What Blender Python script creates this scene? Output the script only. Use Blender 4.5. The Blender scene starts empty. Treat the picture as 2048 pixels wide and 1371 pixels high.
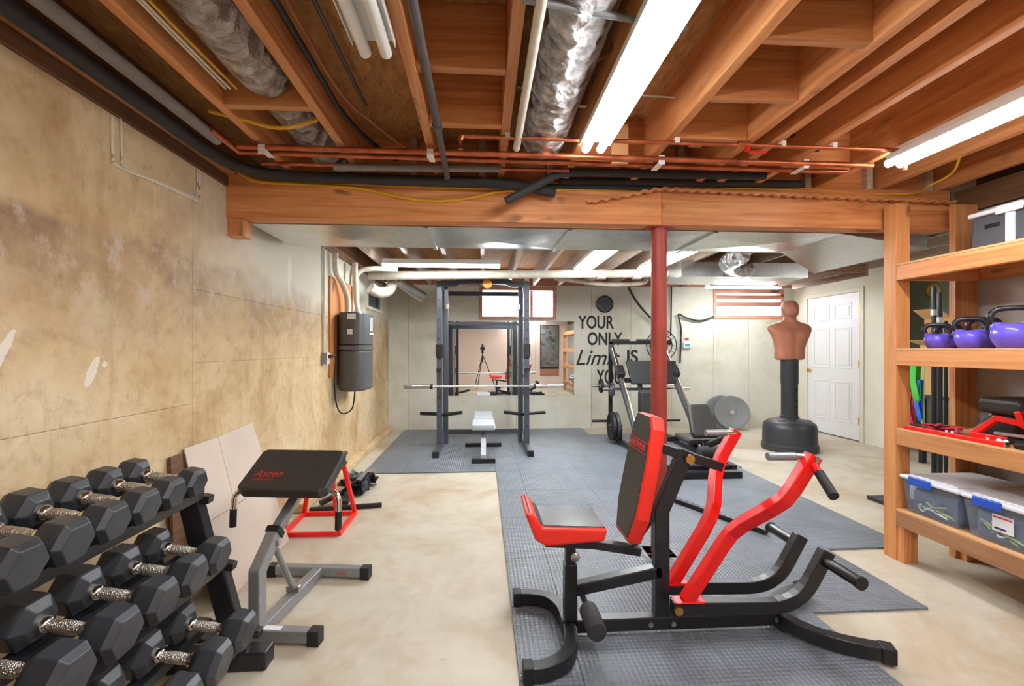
import bpy, math, random
from mathutils import Vector, Matrix
random.seed(7)
V = Vector
# ------------------------------------------------------------------ camera, world, exposure
SC = bpy.context.scene
COL = SC.collection
F, CX, HY, EYE = 915.0, 1024.0, 697.0, 1.26
YAW = math.atan(59 / F)
cam_d = bpy.data.cameras.new('camera'); cam = bpy.data.objects.new('camera', cam_d); COL.objects.link(cam)
cam.location = (0, 0, EYE); cam.rotation_euler = (math.pi / 2, 0, -YAW)
cam_d.sensor_width = 36; cam_d.lens = 36 * F / 2048
cam_d.shift_y = (HY - 685.5) / 2048
cam_d.clip_start = 0.03
SC.camera = cam
W = bpy.data.worlds.new('world'); SC.world = W; W.use_nodes = True
W.node_tree.nodes['Background'].inputs[0].default_value = (0.92, 0.96, 1.0, 1)
W.node_tree.nodes['Background'].inputs[1].default_value = 9.0
SC.view_settings.view_transform = 'Standard'; SC.view_settings.look = 'None'
SC.view_settings.gamma = 1; SC.view_settings.use_curve_mapping = False
SC.view_settings.exposure = 0.88
TUBE = 26.0          # radiance of the lit fluorescent tubes

def at(px, py, Y):   # a measured image point put at its real distance Y
    u, v = (px - CX) / F, (HY - py) / F
    s, c = math.sin(YAW), math.cos(YAW)
    d = V((s + u * c, c - u * s, v)); t = Y / d.y
    return V((d.x * t, Y, EYE + d.z * t))
def atx(px, py, X):
    u, v = (px - CX) / F, (HY - py) / F
    s, c = math.sin(YAW), math.cos(YAW)
    d = V((s + u * c, c - u * s, v)); t = X / d.x
    return V((X, d.y * t, EYE + d.z * t))

# ------------------------------------------------------------------ materials
def hexc(r, g, b):
    f = lambda c: ((c / 255 + .055) / 1.055) ** 2.4 if c > 10 else c / 255 / 12.92
    return (f(r), f(g), f(b), 1)
class N:
    def __init__(s, name):
        s.m = bpy.data.materials.new(name); s.m.use_nodes = True
        s.t = s.m.node_tree; s.b = s.t.nodes['Principled BSDF']
    def n(s, typ, **kw):
        nd = s.t.nodes.new(typ)
        for k, v in kw.items():
            if k in nd.inputs: nd.inputs[k].default_value = v
            else: setattr(nd, k, v)
        return nd
    def l(s, a, b): s.t.links.new(a, b)
    def coord(s, scale=(1, 1, 1), kind='Object', rnd=0.0):
        tc = s.n('ShaderNodeTexCoord'); mp = s.n('ShaderNodeMapping')
        mp.inputs['Scale'].default_value = scale
        s.l(tc.outputs[kind], mp.inputs[0])
        if rnd:
            oi = s.n('ShaderNodeObjectInfo'); ml = s.n('ShaderNodeMath', operation='MULTIPLY'); ml.inputs[1].default_value = rnd
            s.l(oi.outputs['Random'], ml.inputs[0]); cb = s.n('ShaderNodeCombineXYZ')
            for i in range(3): s.l(ml.outputs[0], cb.inputs[i])
            s.l(cb.outputs[0], mp.inputs['Location'])
        return mp.outputs[0]
    def noise(s, co, scale=5, detail=6, rough=.55, dist=0):
        nd = s.n('ShaderNodeTexNoise', Scale=scale, Detail=detail, Roughness=rough, Distortion=dist); s.l(co, nd.inputs['Vector']); return nd.outputs['Fac']
    def ramp(s, fac, stops):
        r = s.n('ShaderNodeValToRGB'); e = r.color_ramp.elements
        while len(e) < len(stops): e.new(.5)
        for el, (p, c) in zip(e, stops): el.position = p; el.color = c
        s.l(fac, r.inputs[0]); return r.outputs[0]
    def mix(s, fac, a, b, mode='MIX'):
        m = s.n('ShaderNodeMix', data_type='RGBA', blend_type=mode)
        for sock, v in ((m.inputs[0], fac), (m.inputs[6], a), (m.inputs[7], b)):
            if isinstance(v, (int, float, tuple)): sock.default_value = v
            else: s.l(v, sock)
        return m.outputs[2]
    def bump(s, h, strength=.3, dist=.01):
        b = s.n('ShaderNodeBump', Strength=strength, Distance=dist); s.l(h, b.inputs['Height']); s.l(b.outputs[0], s.b.inputs['Normal'])
    def base(s, c):
        if isinstance(c, tuple): s.b.inputs['Base Color'].default_value = c
        else: s.l(c, s.b.inputs['Base Color'])
    def set(s, rough=.5, metal=0, **kw):
        s.b.inputs['Roughness'].default_value = rough; s.b.inputs['Metallic'].default_value = metal
        for k, v in kw.items(): s.b.inputs[k].default_value = v
        return s.m
M = {}
def plain(name, c, rough=.5, metal=0, var=.12, vs=18, bump=0, bs=80, **kw):
    n = N(name); co = n.coord(rnd=3.0)
    f = n.noise(co, vs, 4)
    lo = tuple(x * (1 - var) for x in c[:3]) + (1,); hi = tuple(min(1, x * (1 + var)) for x in c[:3]) + (1,)
    n.base(n.ramp(f, [(.3, lo), (.7, hi)]))
    if bump: n.bump(n.noise(co, bs, 3), bump, .004)
    M[name] = n.set(rough, metal, **kw); return M[name]
def wood(name, axis, c1, c2, c3, rough=.55):
    n = N(name); sc = [14, 14, 14]; sc[axis] = .8
    co = n.coord(tuple(sc), rnd=9.0)
    f = n.noise(co, 1.6, 8, .6, 1.2)
    col = n.ramp(f, [(.25, c1), (.5, c2), (.75, c3)])
    sk = [3, 3, 3]; sk[axis] = 1.4
    k = n.noise(n.coord(tuple(sk), rnd=5.0), 2.2, 2, .4)
    col = n.mix(n.ramp(k, [(.68, (0, 0, 0, 1)), (.76, (1, 1, 1, 1))]), col, tuple(x * .35 for x in c1[:3]) + (1,))
    oi = n.n('ShaderNodeObjectInfo'); hs = n.n('ShaderNodeHueSaturation')
    mr = n.n('ShaderNodeMapRange'); mr.inputs[3].default_value = .82; mr.inputs[4].default_value = 1.15
    n.l(oi.outputs['Random'], mr.inputs[0]); n.l(mr.outputs[0], hs.inputs['Value']); n.l(col, hs.inputs['Color'])
    n.base(hs.outputs[0]); n.bump(f, .15, .004)
    M[name] = n.set(rough)
oc = (hexc(172, 98, 48), hexc(206, 136, 80), hexc(224, 166, 112))
for i, a in enumerate('xyz'): wood('wood_' + a, i, *oc)
lc = (hexc(186, 116, 62), hexc(208, 140, 82), hexc(222, 162, 106))
for i, a in enumerate('xyz'): wood('lumber_' + a, i, *lc)
wood('dark_wood_y', 1, hexc(84, 58, 40), hexc(112, 78, 52), hexc(136, 96, 62), .7)
wood('red_wood_x', 0, hexc(168, 106, 84), hexc(196, 134, 110), hexc(212, 158, 136))
wood('pale_wood_y', 1, hexc(150, 128, 110), hexc(178, 158, 140), hexc(200, 184, 168))
wood('brown_wood_y', 1, hexc(128, 88, 58), hexc(152, 108, 74), hexc(172, 128, 92))

def concrete(name, base, dark, light, scale=1.6, joints=False):
    n = N(name); co = n.coord(kind='Object')
    f = n.noise(co, scale, 10, .62, .4); g = n.noise(co, scale * 9, 6, .6)
    col = n.ramp(f, [(.28, dark), (.5, base), (.74, light)])
    col = n.mix(n.ramp(g, [(.3, (.55, .55, .55, 1)), (.55, (1, 1, 1, 1))]), n.mix(.25, col, dark, 'MULTIPLY'), col)
    sp = n.noise(co, 26, 2, .5)
    col = n.mix(n.ramp(sp, [(.72, (0, 0, 0, 1)), (.8, (.7, .7, .7, 1))]), col, dark)
    n.base(col); n.bump(g, .25, .006); M[name] = n.set(.85); return n, col, co
# left wall: yellow-tan poured concrete with a grey limewash patch, a brown damp tide line and white scrapes
n, col, co = concrete('wall_tan', hexc(212, 186, 144), hexc(170, 134, 88), hexc(232, 214, 180), 1.5)
sx = n.n('ShaderNodeSeparateXYZ'); tcw = n.n('ShaderNodeNewGeometry'); n.l(tcw.outputs['Position'], sx.inputs[0])
wob = n.noise(n.coord((1, .8, 1.4), 'Object'), 1.7, 5, .55)
def math_(op, a, b=None):
    m = n.n('ShaderNodeMath', operation=op)
    for i, v in enumerate((a, b)):
        if v is None: continue
        if isinstance(v, (int, float)): m.inputs[i].default_value = v
        else: n.l(v, m.inputs[i])
    return m.outputs[0]
zz = math_('ADD', sx.outputs[2], math_('MULTIPLY', math_('SUBTRACT', wob, .5), .5))
band = n.ramp(math_('MULTIPLY', zz, .45), [(0, (0, 0, 0, 1)), (.52, (0, 0, 0, 1)), (.68, (.6, .6, .6, 1)), (.755, (1, 1, 1, 1)), (.785, (0, 0, 0, 1))])
blot = n.ramp(n.noise(n.coord((1, 1, 1), 'Object'), 3.2, 8, .65), [(.42, (0, 0, 0, 1)), (.62, (1, 1, 1, 1))])
bw = n.n('ShaderNodeRGBToBW'); n.l(band, bw.inputs[0]); bb = n.n('ShaderNodeRGBToBW'); n.l(blot, bb.inputs[0])
col = n.mix(math_('MULTIPLY', bw.outputs[0], math_('ADD', math_('MULTIPLY', bb.outputs[0], .6), .30)), col, hexc(132, 102, 80))
eff = n.noise(n.coord((1, 1, .7), 'Object'), 9, 8, .7)
col = n.mix(math_('MULTIPLY', bw.outputs[0], n.ramp(eff, [(.52, (0, 0, 0, 1)), (.62, (.75, .75, .75, 1))])), col, hexc(206, 190, 172))
fine = n.noise(n.coord((1, 1, 1), 'Object'), 14, 8, .75)
col = n.mix(n.ramp(fine, [(.50, (0, 0, 0, 1)), (.72, (.55, .55, .55, 1))]), col, hexc(150, 116, 74))
streak = n.noise(n.coord((1, 3.2, .5), 'Object'), 3.4, 6, .65)
col = n.mix(n.ramp(streak, [(.55, (0, 0, 0, 1)), (.75, (.45, .45, .45, 1))]), col, hexc(166, 128, 80))
# greyer, whiter concrete high up near and beyond the girder
yr = n.n('ShaderNodeMapRange'); yr.inputs[1].default_value = 2.1; yr.inputs[2].default_value = 3.2; n.l(sx.outputs[1], yr.inputs[0])
zr = n.n('ShaderNodeMapRange'); zr.inputs[1].default_value = 1.50; zr.inputs[2].default_value = 1.75; n.l(zz, zr.inputs[0])
col = n.mix(math_('MULTIPLY', math_('MULTIPLY', yr.outputs[0], zr.outputs[0]), .85), col, hexc(214, 210, 196))
def scrape(y0, z0, ry, rz, sl):
    dy = math_('SUBTRACT', sx.outputs[1], y0); dz = math_('SUBTRACT', sx.outputs[2], z0)
    dy2 = math_('DIVIDE', math_('ADD', math_('SUBTRACT', dy, math_('MULTIPLY', dz, sl)), math_('MULTIPLY', math_('SUBTRACT', fine, .5), .05)), ry); dz2 = math_('DIVIDE', dz, rz)
    d2 = math_('ADD', math_('MULTIPLY', dy2, dy2), math_('MULTIPLY', dz2, dz2))
    return math_('LESS_THAN', d2, 1.0)
for a_ in ((1.80, 1.175, .022, .055, .5), (1.475, 1.24, .02, .08, .5), (1.86, 1.20, .012, .012, 0)): col = n.mix(math_('MULTIPLY', scrape(*a_), .8), col, hexc(238, 230, 220))
wp = n.noise(n.coord((1, 2.6, .55), 'Object'), 2.1, 4, .5)
col = n.mix(n.ramp(wp, [(.70, (0, 0, 0, 1)), (.74, (.55, .55, .55, 1))]), col, hexc(240, 232, 222))
n.base(col)
concrete('wall_pale', hexc(214, 212, 198), hexc(190, 184, 160), hexc(228, 228, 218), .9)
concrete('wall_gray', hexc(188, 186, 182), hexc(146, 142, 136), hexc(206, 204, 200), 1.2)
n, col, co = concrete('floor_concrete', hexc(196, 187, 168), hexc(168, 148, 116), hexc(212, 205, 190), 1.3)
st = n.noise(n.coord((1, .8, 1)), 1.3, 7, .6, .8)
n.base(n.mix(n.ramp(st, [(.54, (0, 0, 0, 1)), (.72, (.75, .75, .75, 1))]), col, hexc(166, 126, 84)))
n.set(.5)
plain('wall_peach', hexc(244, 222, 212), .8, var=.04, vs=2)
plain('wall_green', hexc(150, 154, 134), .8, var=.08, vs=3)
plain('wall_cream', hexc(230, 226, 208), .7, var=.05, vs=3)
# OSB / plywood subfloor
n = N('subfloor'); co = n.coord((9, 3, 9)); vo = n.n('ShaderNodeTexVoronoi', Scale=6.0); n.l(co, vo.inputs['Vector'])
f = n.noise(co, 3, 8, .7, 1.5)
col = n.ramp(f, [(.3, hexc(150, 98, 48)), (.5, hexc(190, 134, 76)), (.7, hexc(212, 164, 106))])
n.base(n.mix(.3, col, n.mix(1.0, col, vo.outputs['Distance'], 'MULTIPLY'))); n.bump(f, .3, .004); n.set(.8); M['subfloor'] = n.m
# foil
n = N('foil'); co = n.coord(); f = n.noise(co, 14, 8, .7, 1.0); n.base(n.ramp(f, [(.3, hexc(150, 150, 150)), (.7, hexc(225, 225, 225))]))
v2 = n.n('ShaderNodeTexVoronoi', Scale=16.0); n.l(co, v2.inputs['Vector']); n.bump(n.mix(.6, f, v2.outputs['Distance']), 1.0, .06); M['foil'] = n.set(.2, 1)
n = N('galvanised'); co = n.coord(); v2 = n.n('ShaderNodeTexVoronoi', Scale=40.0); n.l(co, v2.inputs['Vector'])
n.base(n.mix(.12, hexc(214, 216, 212), v2.outputs['Color'])); n.bump(n.noise(co, 2.5, 2), .25, .03); M['galvanised'] = n.set(.30, .9)
n = N('copper'); co = n.coord((1, 1, 1), rnd=5); n.base(n.ramp(n.noise(co, 9, 6), [(.3, hexc(150, 74, 44)), (.6, hexc(204, 116, 76)), (.8, hexc(224, 150, 112))])); M['copper'] = n.set(.38, .75)
plain('foam_black', hexc(48, 48, 50), .75, bump=.3)
plain('foam_gray', hexc(132, 126, 122), .85, bump=.3)
plain('iron_pipe', hexc(96, 92, 92), .5, .35, bump=.2)
plain('pvc_white', hexc(222, 216, 200), .5)
plain('drain_gray', hexc(196, 190, 174), .6)
plain('cable_yellow', hexc(222, 172, 40), .45, var=.05)
plain('cable_white', hexc(226, 216, 196), .5, var=.05)
plain('cable_black', hexc(28, 28, 30), .5)
plain('cable_brown', hexc(150, 96, 60), .6)
# rubber floor with small raised diamonds
n = N('rubber_mat'); tc = n.n('ShaderNodeNewGeometry'); sp = n.n('ShaderNodeSeparateXYZ'); n.l(tc.outputs['Position'], sp.inputs[0])
def dm(a, b, sgn):
    m1 = n.n('ShaderNodeMath', operation='MULTIPLY'); m1.inputs[1].default_value = sgn; n.l(b, m1.inputs[0])
    m2 = n.n('ShaderNodeMath', operation='ADD'); n.l(a, m2.inputs[0]); n.l(m1.outputs[0], m2.inputs[1])
    m3 = n.n('ShaderNodeMath', operation='MULTIPLY'); m3.inputs[1].default_value = 150.0; n.l(m2.outputs[0], m3.inputs[0])
    m4 = n.n('ShaderNodeMath', operation='SINE'); n.l(m3.outputs[0], m4.inputs[0]); return m4.outputs[0]
a, b = dm(sp.outputs[0], sp.outputs[1], 1), dm(sp.outputs[0], sp.outputs[1], -1)
mm = n.n('ShaderNodeMath', operation='MULTIPLY'); n.l(a, mm.inputs[0]); n.l(b, mm.inputs[1])
n.base(n.ramp(n.noise(n.coord(), 3, 5), [(.3, hexc(100, 106, 114)), (.7, hexc(120, 127, 137))])); n.bump(mm.outputs[0], .5, .004); M['rubber_mat'] = n.set(.36)
plain('rubber', hexc(54, 57, 63), .40, var=.2, vs=9, bump=.1, bs=300)
plain('rubber_dark', hexc(26, 26, 28), .6)
plain('chrome', hexc(226, 222, 216), .16, 1, var=.04)
n = N('chrome_grip'); co = n.coord((1, 1, 1)); v2 = n.n('ShaderNodeTexVoronoi', Scale=260.0); n.l(co, v2.inputs['Vector']); n.base(hexc(206, 200, 190)); n.bump(v2.outputs['Distance'], .8, .004); M['chrome_grip'] = n.set(.32, 1)
plain('paint_black', hexc(30, 30, 33), .32, var=.1)
plain('paint_charcoal', hexc(66, 70, 80), .38, var=.1)
plain('paint_gray', hexc(140, 142, 144), .35, .3, var=.1, vs=60)
plain('paint_red', hexc(236, 22, 20), .3, var=.04)
plain('vinyl_red', hexc(240, 44, 28), .4, var=.04)
plain('vinyl_black', hexc(52, 50, 48), .45, var=.1, bump=.12, bs=200)
plain('vinyl_gloss', hexc(60, 60, 60), .25, var=.05)
plain('vinyl_gray', hexc(178, 184, 194), .45, var=.05, bump=.1, bs=200)
plain('column_red', hexc(160, 62, 52), .5, var=.12, vs=7)
plain('white_enamel', hexc(236, 236, 232), .35, var=.03)
plain('cardboard', hexc(216, 200, 186), .85, var=.06, vs=3)
plain('carton', hexc(206, 164, 110), .85, var=.06, vs=4)
plain('plastic_white', hexc(228, 230, 236), .35, var=.03)
plain('plastic_blue', hexc(38, 82, 190), .3, var=.05)
plain('plastic_gray', hexc(78, 82, 90), .45, var=.06)
plain('plastic_dark', hexc(52, 54, 58), .42, var=.08)
plain('vac_gray', hexc(84, 84, 84), .4, .2, var=.06)
plain('purple_vinyl', hexc(104, 88, 214), .22, var=.12, vs=14)
plain('torso_tan', hexc(178, 114, 88), .5, var=.06, bump=.08, bs=120)
plain('door_white', hexc(240, 240, 242), .4, var=.02)
plain('brass', hexc(206, 160, 80), .3, 1)
plain('steel', hexc(190, 190, 190), .3, 1)
plain('clear_plastic_fill', hexc(94, 112, 134), .6, var=.35, vs=9)
plain('paper_white', hexc(228, 228, 232), .7, var=.03)
plain('print_navy', hexc(34, 44, 92), .6)
plain('print_red', hexc(196, 44, 44), .6)
plain('decal_black', hexc(22, 22, 22), .6)
plain('orange_plastic', hexc(232, 148, 40), .5)
plain('plate_gray', hexc(128, 130, 132), .5, .3, var=.1)
plain('plywood', hexc(212, 160, 108), .7, var=.1, vs=5)
for nm, c in dict(band_green=(70, 180, 60), band_blue=(40, 100, 200), band_teal=(60, 160, 170), band_red=(190, 40, 60), band_lime=(190, 205, 130), magenta=(150, 60, 84)).items(): plain(nm, hexc(*c), .6)
plain('window_dark', hexc(70, 92, 92), .12, var=.2, vs=4)
plain('olive_board', hexc(112, 98, 70), .8)
n = N('mirror_glass'); n.base((.88, .92, .9, 1)); M['mirror_glass'] = n.set(.01, 1)
# window panes / clear bins: thin see-through sheet with a soft reflection
def thin(name, tint, mixf, rough=.05):
    n = N(name); tr = n.n('ShaderNodeBsdfTransparent'); tr.inputs[0].default_value = tint
    ms = n.n('ShaderNodeMixShader'); ms.inputs[0].default_value = mixf
    n.b.inputs['Base Color'].default_value = tint; n.b.inputs['Roughness'].default_value = rough
    n.l(tr.outputs[0], ms.inputs[1]); n.l(n.b.outputs[0], ms.inputs[2]); n.l(ms.outputs[0], n.t.nodes['Material Output'].inputs[0]); M[name] = n.m
thin('pane', (.96, .98, 1, 1), .08); thin('bin_clear', (.86, .90, .96, 1), .10, .15)
def emit(name, c, s):
    n = N(name); n.base((.9, .9, .9, 1)); n.b.inputs['Emission Color'].default_value = c; n.b.inputs['Emission Strength'].default_value = s; M[name] = n.m
emit('tube_lit', (.97, .985, 1, 1), TUBE * .9)
emit('tube_back', (.93, .97, 1, 1), TUBE * 1.35)
plain('tube_off', hexc(238, 238, 234), .3, var=.02)
# framed collage
n = N('collage'); co = n.coord((5, 5, 7)); vo = n.n('ShaderNodeTexVoronoi', Scale=1.6, distance='CHEBYCHEV'); n.l(co, vo.inputs['Vector'])
hs = n.n('ShaderNodeHueSaturation', Saturation=.35, Value=.28); n.l(vo.outputs['Color'], hs.inputs['Color']); n.base(hs.outputs[0]); M['collage'] = n.set(.4)

# ------------------------------------------------------------------ mesh builder
class MB:
    def __init__(s): s.v = []; s.f = []
    def add(s, vs, fs):
        o = len(s.v); s.v += [V(p) for p in vs]; s.f += [tuple(i + o for i in f) for f in fs]; return s
    def box(s, c, d, R=None):
        x, y, z = d[0] / 2, d[1] / 2, d[2] / 2; c = V(c)
        vs = [V((i * x, j * y, k * z)) for k in (-1, 1) for j in (-1, 1) for i in (-1, 1)]
        if R is not None: vs = [R @ p for p in vs]
        return s.add([c + p for p in vs], [(0, 2, 3, 1), (4, 5, 7, 6), (0, 1, 5, 4), (2, 6, 7, 3), (0, 4, 6, 2), (1, 3, 7, 5)])
    def bb(s, x0, x1, y0, y1, z0, z1): return s.box(((x0 + x1) / 2, (y0 + y1) / 2, (z0 + z1) / 2), (x1 - x0, y1 - y0, z1 - z0))
    def sweep(s, pts, sec, up=(0, 0, 1)):
        pts = [V(p) for p in pts]; n = len(pts); k = len(sec); up = V(up); rings = []
        for i, p in enumerate(pts):
            a = (pts[i] - pts[i - 1]).normalized() if i else None
            b = (pts[i + 1] - pts[i]).normalized() if i < n - 1 else None
            t = ((a or b) + (b or a)).normalized(); ref = a or b
            u = up - ref * up.dot(ref)
            if u.length < 1e-4: u = V((0, 1, 0)) - ref * ref.y
            u.normalize(); r = ref.cross(u)
            ring = []
            for (x, y) in sec:
                q = r * x + u * y
                ring.append(p + q - ref * (q.dot(t) / max(.25, ref.dot(t))))
            rings.append(ring)
        vs = [q for r in rings for q in r]; fs = []
        for i in range(n - 1):
            for j in range(k):
                fs.append((i * k + j, i * k + (j + 1) % k, (i + 1) * k + (j + 1) % k, (i + 1) * k + j))
        fs.append(tuple(reversed(range(k)))); fs.append(tuple(range((n - 1) * k, n * k)))
        return s.add(vs, fs)
    def tube(s, pts, r, n=12, up=(0, 0, 1)):
        return s.sweep(pts, [(r * math.cos(2 * math.pi * i / n), r * math.sin(2 * math.pi * i / n)) for i in range(n)], up)
    def rt(s, pts, w, h, up=(0, 0, 1)):
        return s.sweep(pts, [(-w / 2, -h / 2), (w / 2, -h / 2), (w / 2, h / 2), (-w / 2, h / 2)], up)
    def lathe(s, prof, n=24, o=(0, 0, 0), R=None, sx=1, sy=1):
        o = V(o); vs = []; fs = []; m = len(prof)
        for (r, z) in prof:
            for i in range(n):
                a = 2 * math.pi * i / n; p = V((r * math.cos(a) * sx, r * math.sin(a) * sy, z))
                vs.append(o + (R @ p if R is not None else p))
        for j in range(m - 1):
            for i in range(n): fs.append((j * n + i, j * n + (i + 1) % n, (j + 1) * n + (i + 1) % n, (j + 1) * n + i))
        fs.append(tuple(reversed(range(n)))); fs.append(tuple(range((m - 1) * n, m * n)))
        return s.add(vs, fs)
    def prism(s, poly, th, o=(0, 0, 0), R=None):      # poly in local xy, extruded along local z by th
        o = V(o); k = len(poly)
        vs = [V((x, y, z)) for z in (0, th) for (x, y) in poly]
        if R is not None: vs = [R @ p for p in vs]
        return s.add([o + p for p in vs], [tuple(reversed(range(k))), tuple(range(k, 2 * k))] + [(i, (i + 1) % k, k + (i + 1) % k, k + i) for i in range(k)])
    def build(s, name, mat, parent=None, bevel=0, smooth=None, seg=2):
        me = bpy.data.meshes.new(name)
        if parent is not None:
            org = WORLD.get(parent.name, V((0, 0, 0)))
        else:
            xs = [p.x for p in s.v]; ys = [p.y for p in s.v]; zs = [p.z for p in s.v]
            org = V(((min(xs) + max(xs)) / 2, (min(ys) + max(ys)) / 2, min(zs)))
        me.from_pydata([tuple(p - org) for p in s.v], [], s.f); me.update()
        import bmesh
        bm = bmesh.new(); bm.from_mesh(me); bmesh.ops.recalc_face_normals(bm, faces=bm.faces); bm.to_mesh(me); bm.free()
        me.materials.append(M[mat] if isinstance(mat, str) else mat)
        if smooth:
            for p in me.polygons: p.use_smooth = True
            me.set_sharp_from_angle(angle=math.radians(smooth))
        o = bpy.data.objects.new(name, me); COL.objects.link(o)
        if parent is not None: o.parent = parent; WORLD[o.name] = org
        else: o.location = org; WORLD[o.name] = org
        if bevel:
            b = o.modifiers.new('bevel', 'BEVEL'); b.width = bevel; b.segments = seg; b.limit_method = 'ANGLE'; b.angle_limit = math.radians(40)
        return o
WORLD = {}
def tag(o, label, cat=None, group=None, kind=None):
    if label: o['label'] = label
    if cat: o['category'] = cat
    if group: o['group'] = group
    if kind: o['kind'] = kind
    return o
def thing(name, label, cat, loc=(0, 0, 0), group=None):
    o = bpy.data.objects.new(name, None); COL.objects.link(o); o.location = loc; o.empty_display_size = .1; WORLD[o.name] = V(loc)
    return tag(o, label, cat, group)
def struct(o): o['kind'] = 'structure'; return o
def box(name, mat, parent, x0, x1, y0, y1, z0, z1, bevel=0): return MB().bb(x0, x1, y0, y1, z0, z1).build(name, mat, parent, bevel)
def copy_tree(o, parent=None):
    c = o.copy(); COL.objects.link(c); c.parent = parent
    for ch in list(o.children): copy_tree(ch, c)
    return c
def bez(p0, p1, p2, n=10):
    p0, p1, p2 = V(p0), V(p1), V(p2)
    return [p0 * (1 - t) ** 2 + p1 * 2 * t * (1 - t) + p2 * t * t for t in [i / n for i in range(n + 1)]]
def smoothpath(pts, k=5):
    pts = [V(p) for p in pts]; out = []
    P = [pts[0]] + pts + [pts[-1]]
    for i in range(1, len(P) - 2):
        for j in range(k):
            t = j / k; a, b, c, d = P[i - 1:i + 3]
            out.append(.5 * ((2 * b) + (c - a) * t + (2 * a - 5 * b + 4 * c - d) * t * t + (3 * b - a - 3 * c + d) * t ** 3))
    return out + [pts[-1]]
def frame(xdir, ydir):       # rotation matrix with these local x / y axes
    x = V(xdir).normalized(); z = x.cross(V(ydir)).normalized(); y = z.cross(x)
    return Matrix((x, y, z)).transposed()
def text(name, body, mat, parent, o, R, size, th=.002, sx=1.0, shear=0, space=1.0, bold=0.0):
    cu = bpy.data.curves.new(name, 'FONT'); cu.body = body; cu.size = size; cu.extrude = th / 2; cu.shear = shear; cu.space_character = space; cu.offset = bold * size
    ob = bpy.data.objects.new(name, cu); COL.objects.link(ob)
    me = bpy.data.meshes.new_from_object(ob.evaluated_get(bpy.context.evaluated_depsgraph_get()))
    bpy.data.objects.remove(ob); bpy.data.curves.remove(cu)
    org = WORLD.get(parent.name, V((0, 0, 0))) if parent else V((0, 0, 0))
    for v in me.vertices: v.co = V(o) + R @ V((v.co.x * sx, v.co.y, v.co.z + th / 2)) - org
    me.materials.append(M[mat]); ob = bpy.data.objects.new(name, me); COL.objects.link(ob)
    if parent: ob.parent = parent
    return ob

# ------------------------------------------------------------------ the setting
XL, XR, YB, YF = -1.45, 3.02, 7.16, -1.7
XD = 5.08
fl = MB().bb(-1.7, 6.4, YF - .2, YB + .2, -.1, 0).build('floor', 'floor_concrete'); struct(fl)
# left wall: poured panels with thin recessed form lines over a backing
wl = MB().bb(XL - .25, XL - .006, YF, YB, 0, 2.18).build('wall_left', 'wall_tan'); struct(wl); 
def wpanel(y0, y1, z0, z1): MB().bb(XL - .02, XL, y0 + .0007, y1 - .0007, z0 + .0007, z1 - .0007).build('concrete_panel', 'wall_tan', wl, .001, seg=1)
for (y0, y1, zs) in ((YF, .2, (0, .985, 2.18)), (.2, 2.39, (0, .985, 2.18)), (2.39, 4.6, (0, .62, 1.19, 1.56, 2.18)), (4.6, YB, (0, .62, 1.19, 1.56, 2.18))):
    for a, b in zip(zs, zs[1:]): wpanel(y0, y1, a, b)
MB().bb(XL, XL + .09, 3.6, YB, 0, .07).build('footing_ledge', 'wall_tan', wl, .012)
# back wall of pale panels around two windows
WX = [(-.05, 1.157, 1.715, 2.225), (3.72, 4.90, 1.745, 2.215)]
wb = MB().bb(XL - .25, XD + 1.2, YB + .16, YB + .2, 0, 2.25)
wb = MB()
for x0, x1, z0, z1 in ((XL - .25, XD + 1.2, 0, 1.715), (XL - .25, WX[0][0], 1.715, 2.5), (WX[0][1], WX[1][0], 1.715, 2.5), (WX[1][1], XD + 1.2, 1.715, 2.5), (WX[0][0], WX[0][1], 2.225, 2.5), (WX[1][0], WX[1][1], 2.215, 2.5), (WX[1][0], WX[1][1], 1.715, 1.745)):
    wb.bb(x0, x1, YB + .012, YB + .2, z0, z1)
wb = wb.build('wall_back', 'wall_pale'); struct(wb)
xs = [XL, -1.14, -.05, .53, 1.157, 1.72, 2.36, 3.02, 3.72, 4.31, 4.90, XD + .2]
for a, b in zip(xs, xs[1:]):
    top = 2.25
    for (x0, x1, z0, z1) in WX:
        if a >= x0 - .001 and b <= x1 + .001: top = z0
    MB().bb(a + .002, b - .002, YB, YB + .02, 0, top).build('concrete_panel', 'wall_pale', wb, .002, seg=1)
# right foundation wall behind the shelving, return, door wall, storage wall, wall behind the camera
wr = MB().bb(XR, XR + .2, YF, 2.72, 0, 2.10).build('wall_right', 'wall_gray'); struct(wr)
for a, b in ((YF, 0.0), (0.0, 1.2), (1.2, 2.1), (2.1, 2.72)): MB().bb(XR - .008, XR + .01, a + .002, b - .002, 0, 2.10).build('concrete_panel', 'wall_gray', wr, .002, seg=1)
struct(MB().bb(XR + .2, 6.4, 2.6, 2.72, 0, 2.5).build('wall_return', 'wall_gray'))
DY0, DY1, DZ = 5.86, 6.84, 2.035       # door opening along Y
wd = MB(); wd.bb(XD, XD + .12, DY1, YB, 0, 2.5).bb(XD, XD + .12, 5.49, DY0, 0, 2.5).bb(XD, XD + .12, DY0, DY1, DZ, 2.5)
struct(wd.build('wall_door_side', 'wall_cream'))
struct(box('trim_1', 'olive_board', None, XD + .005, XD + .17, 5.44, 5.49, 0, 2.12, .003))
struct(MB().bb(5.75, 5.87, 2.72, YB, 0, 2.5).build('wall_storage', 'wall_green'))
struct(MB().bb(XL - .25, XR + .2, YF - .15, YF, 0, 2.5).build('wall_front', 'wall_peach'))
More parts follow.
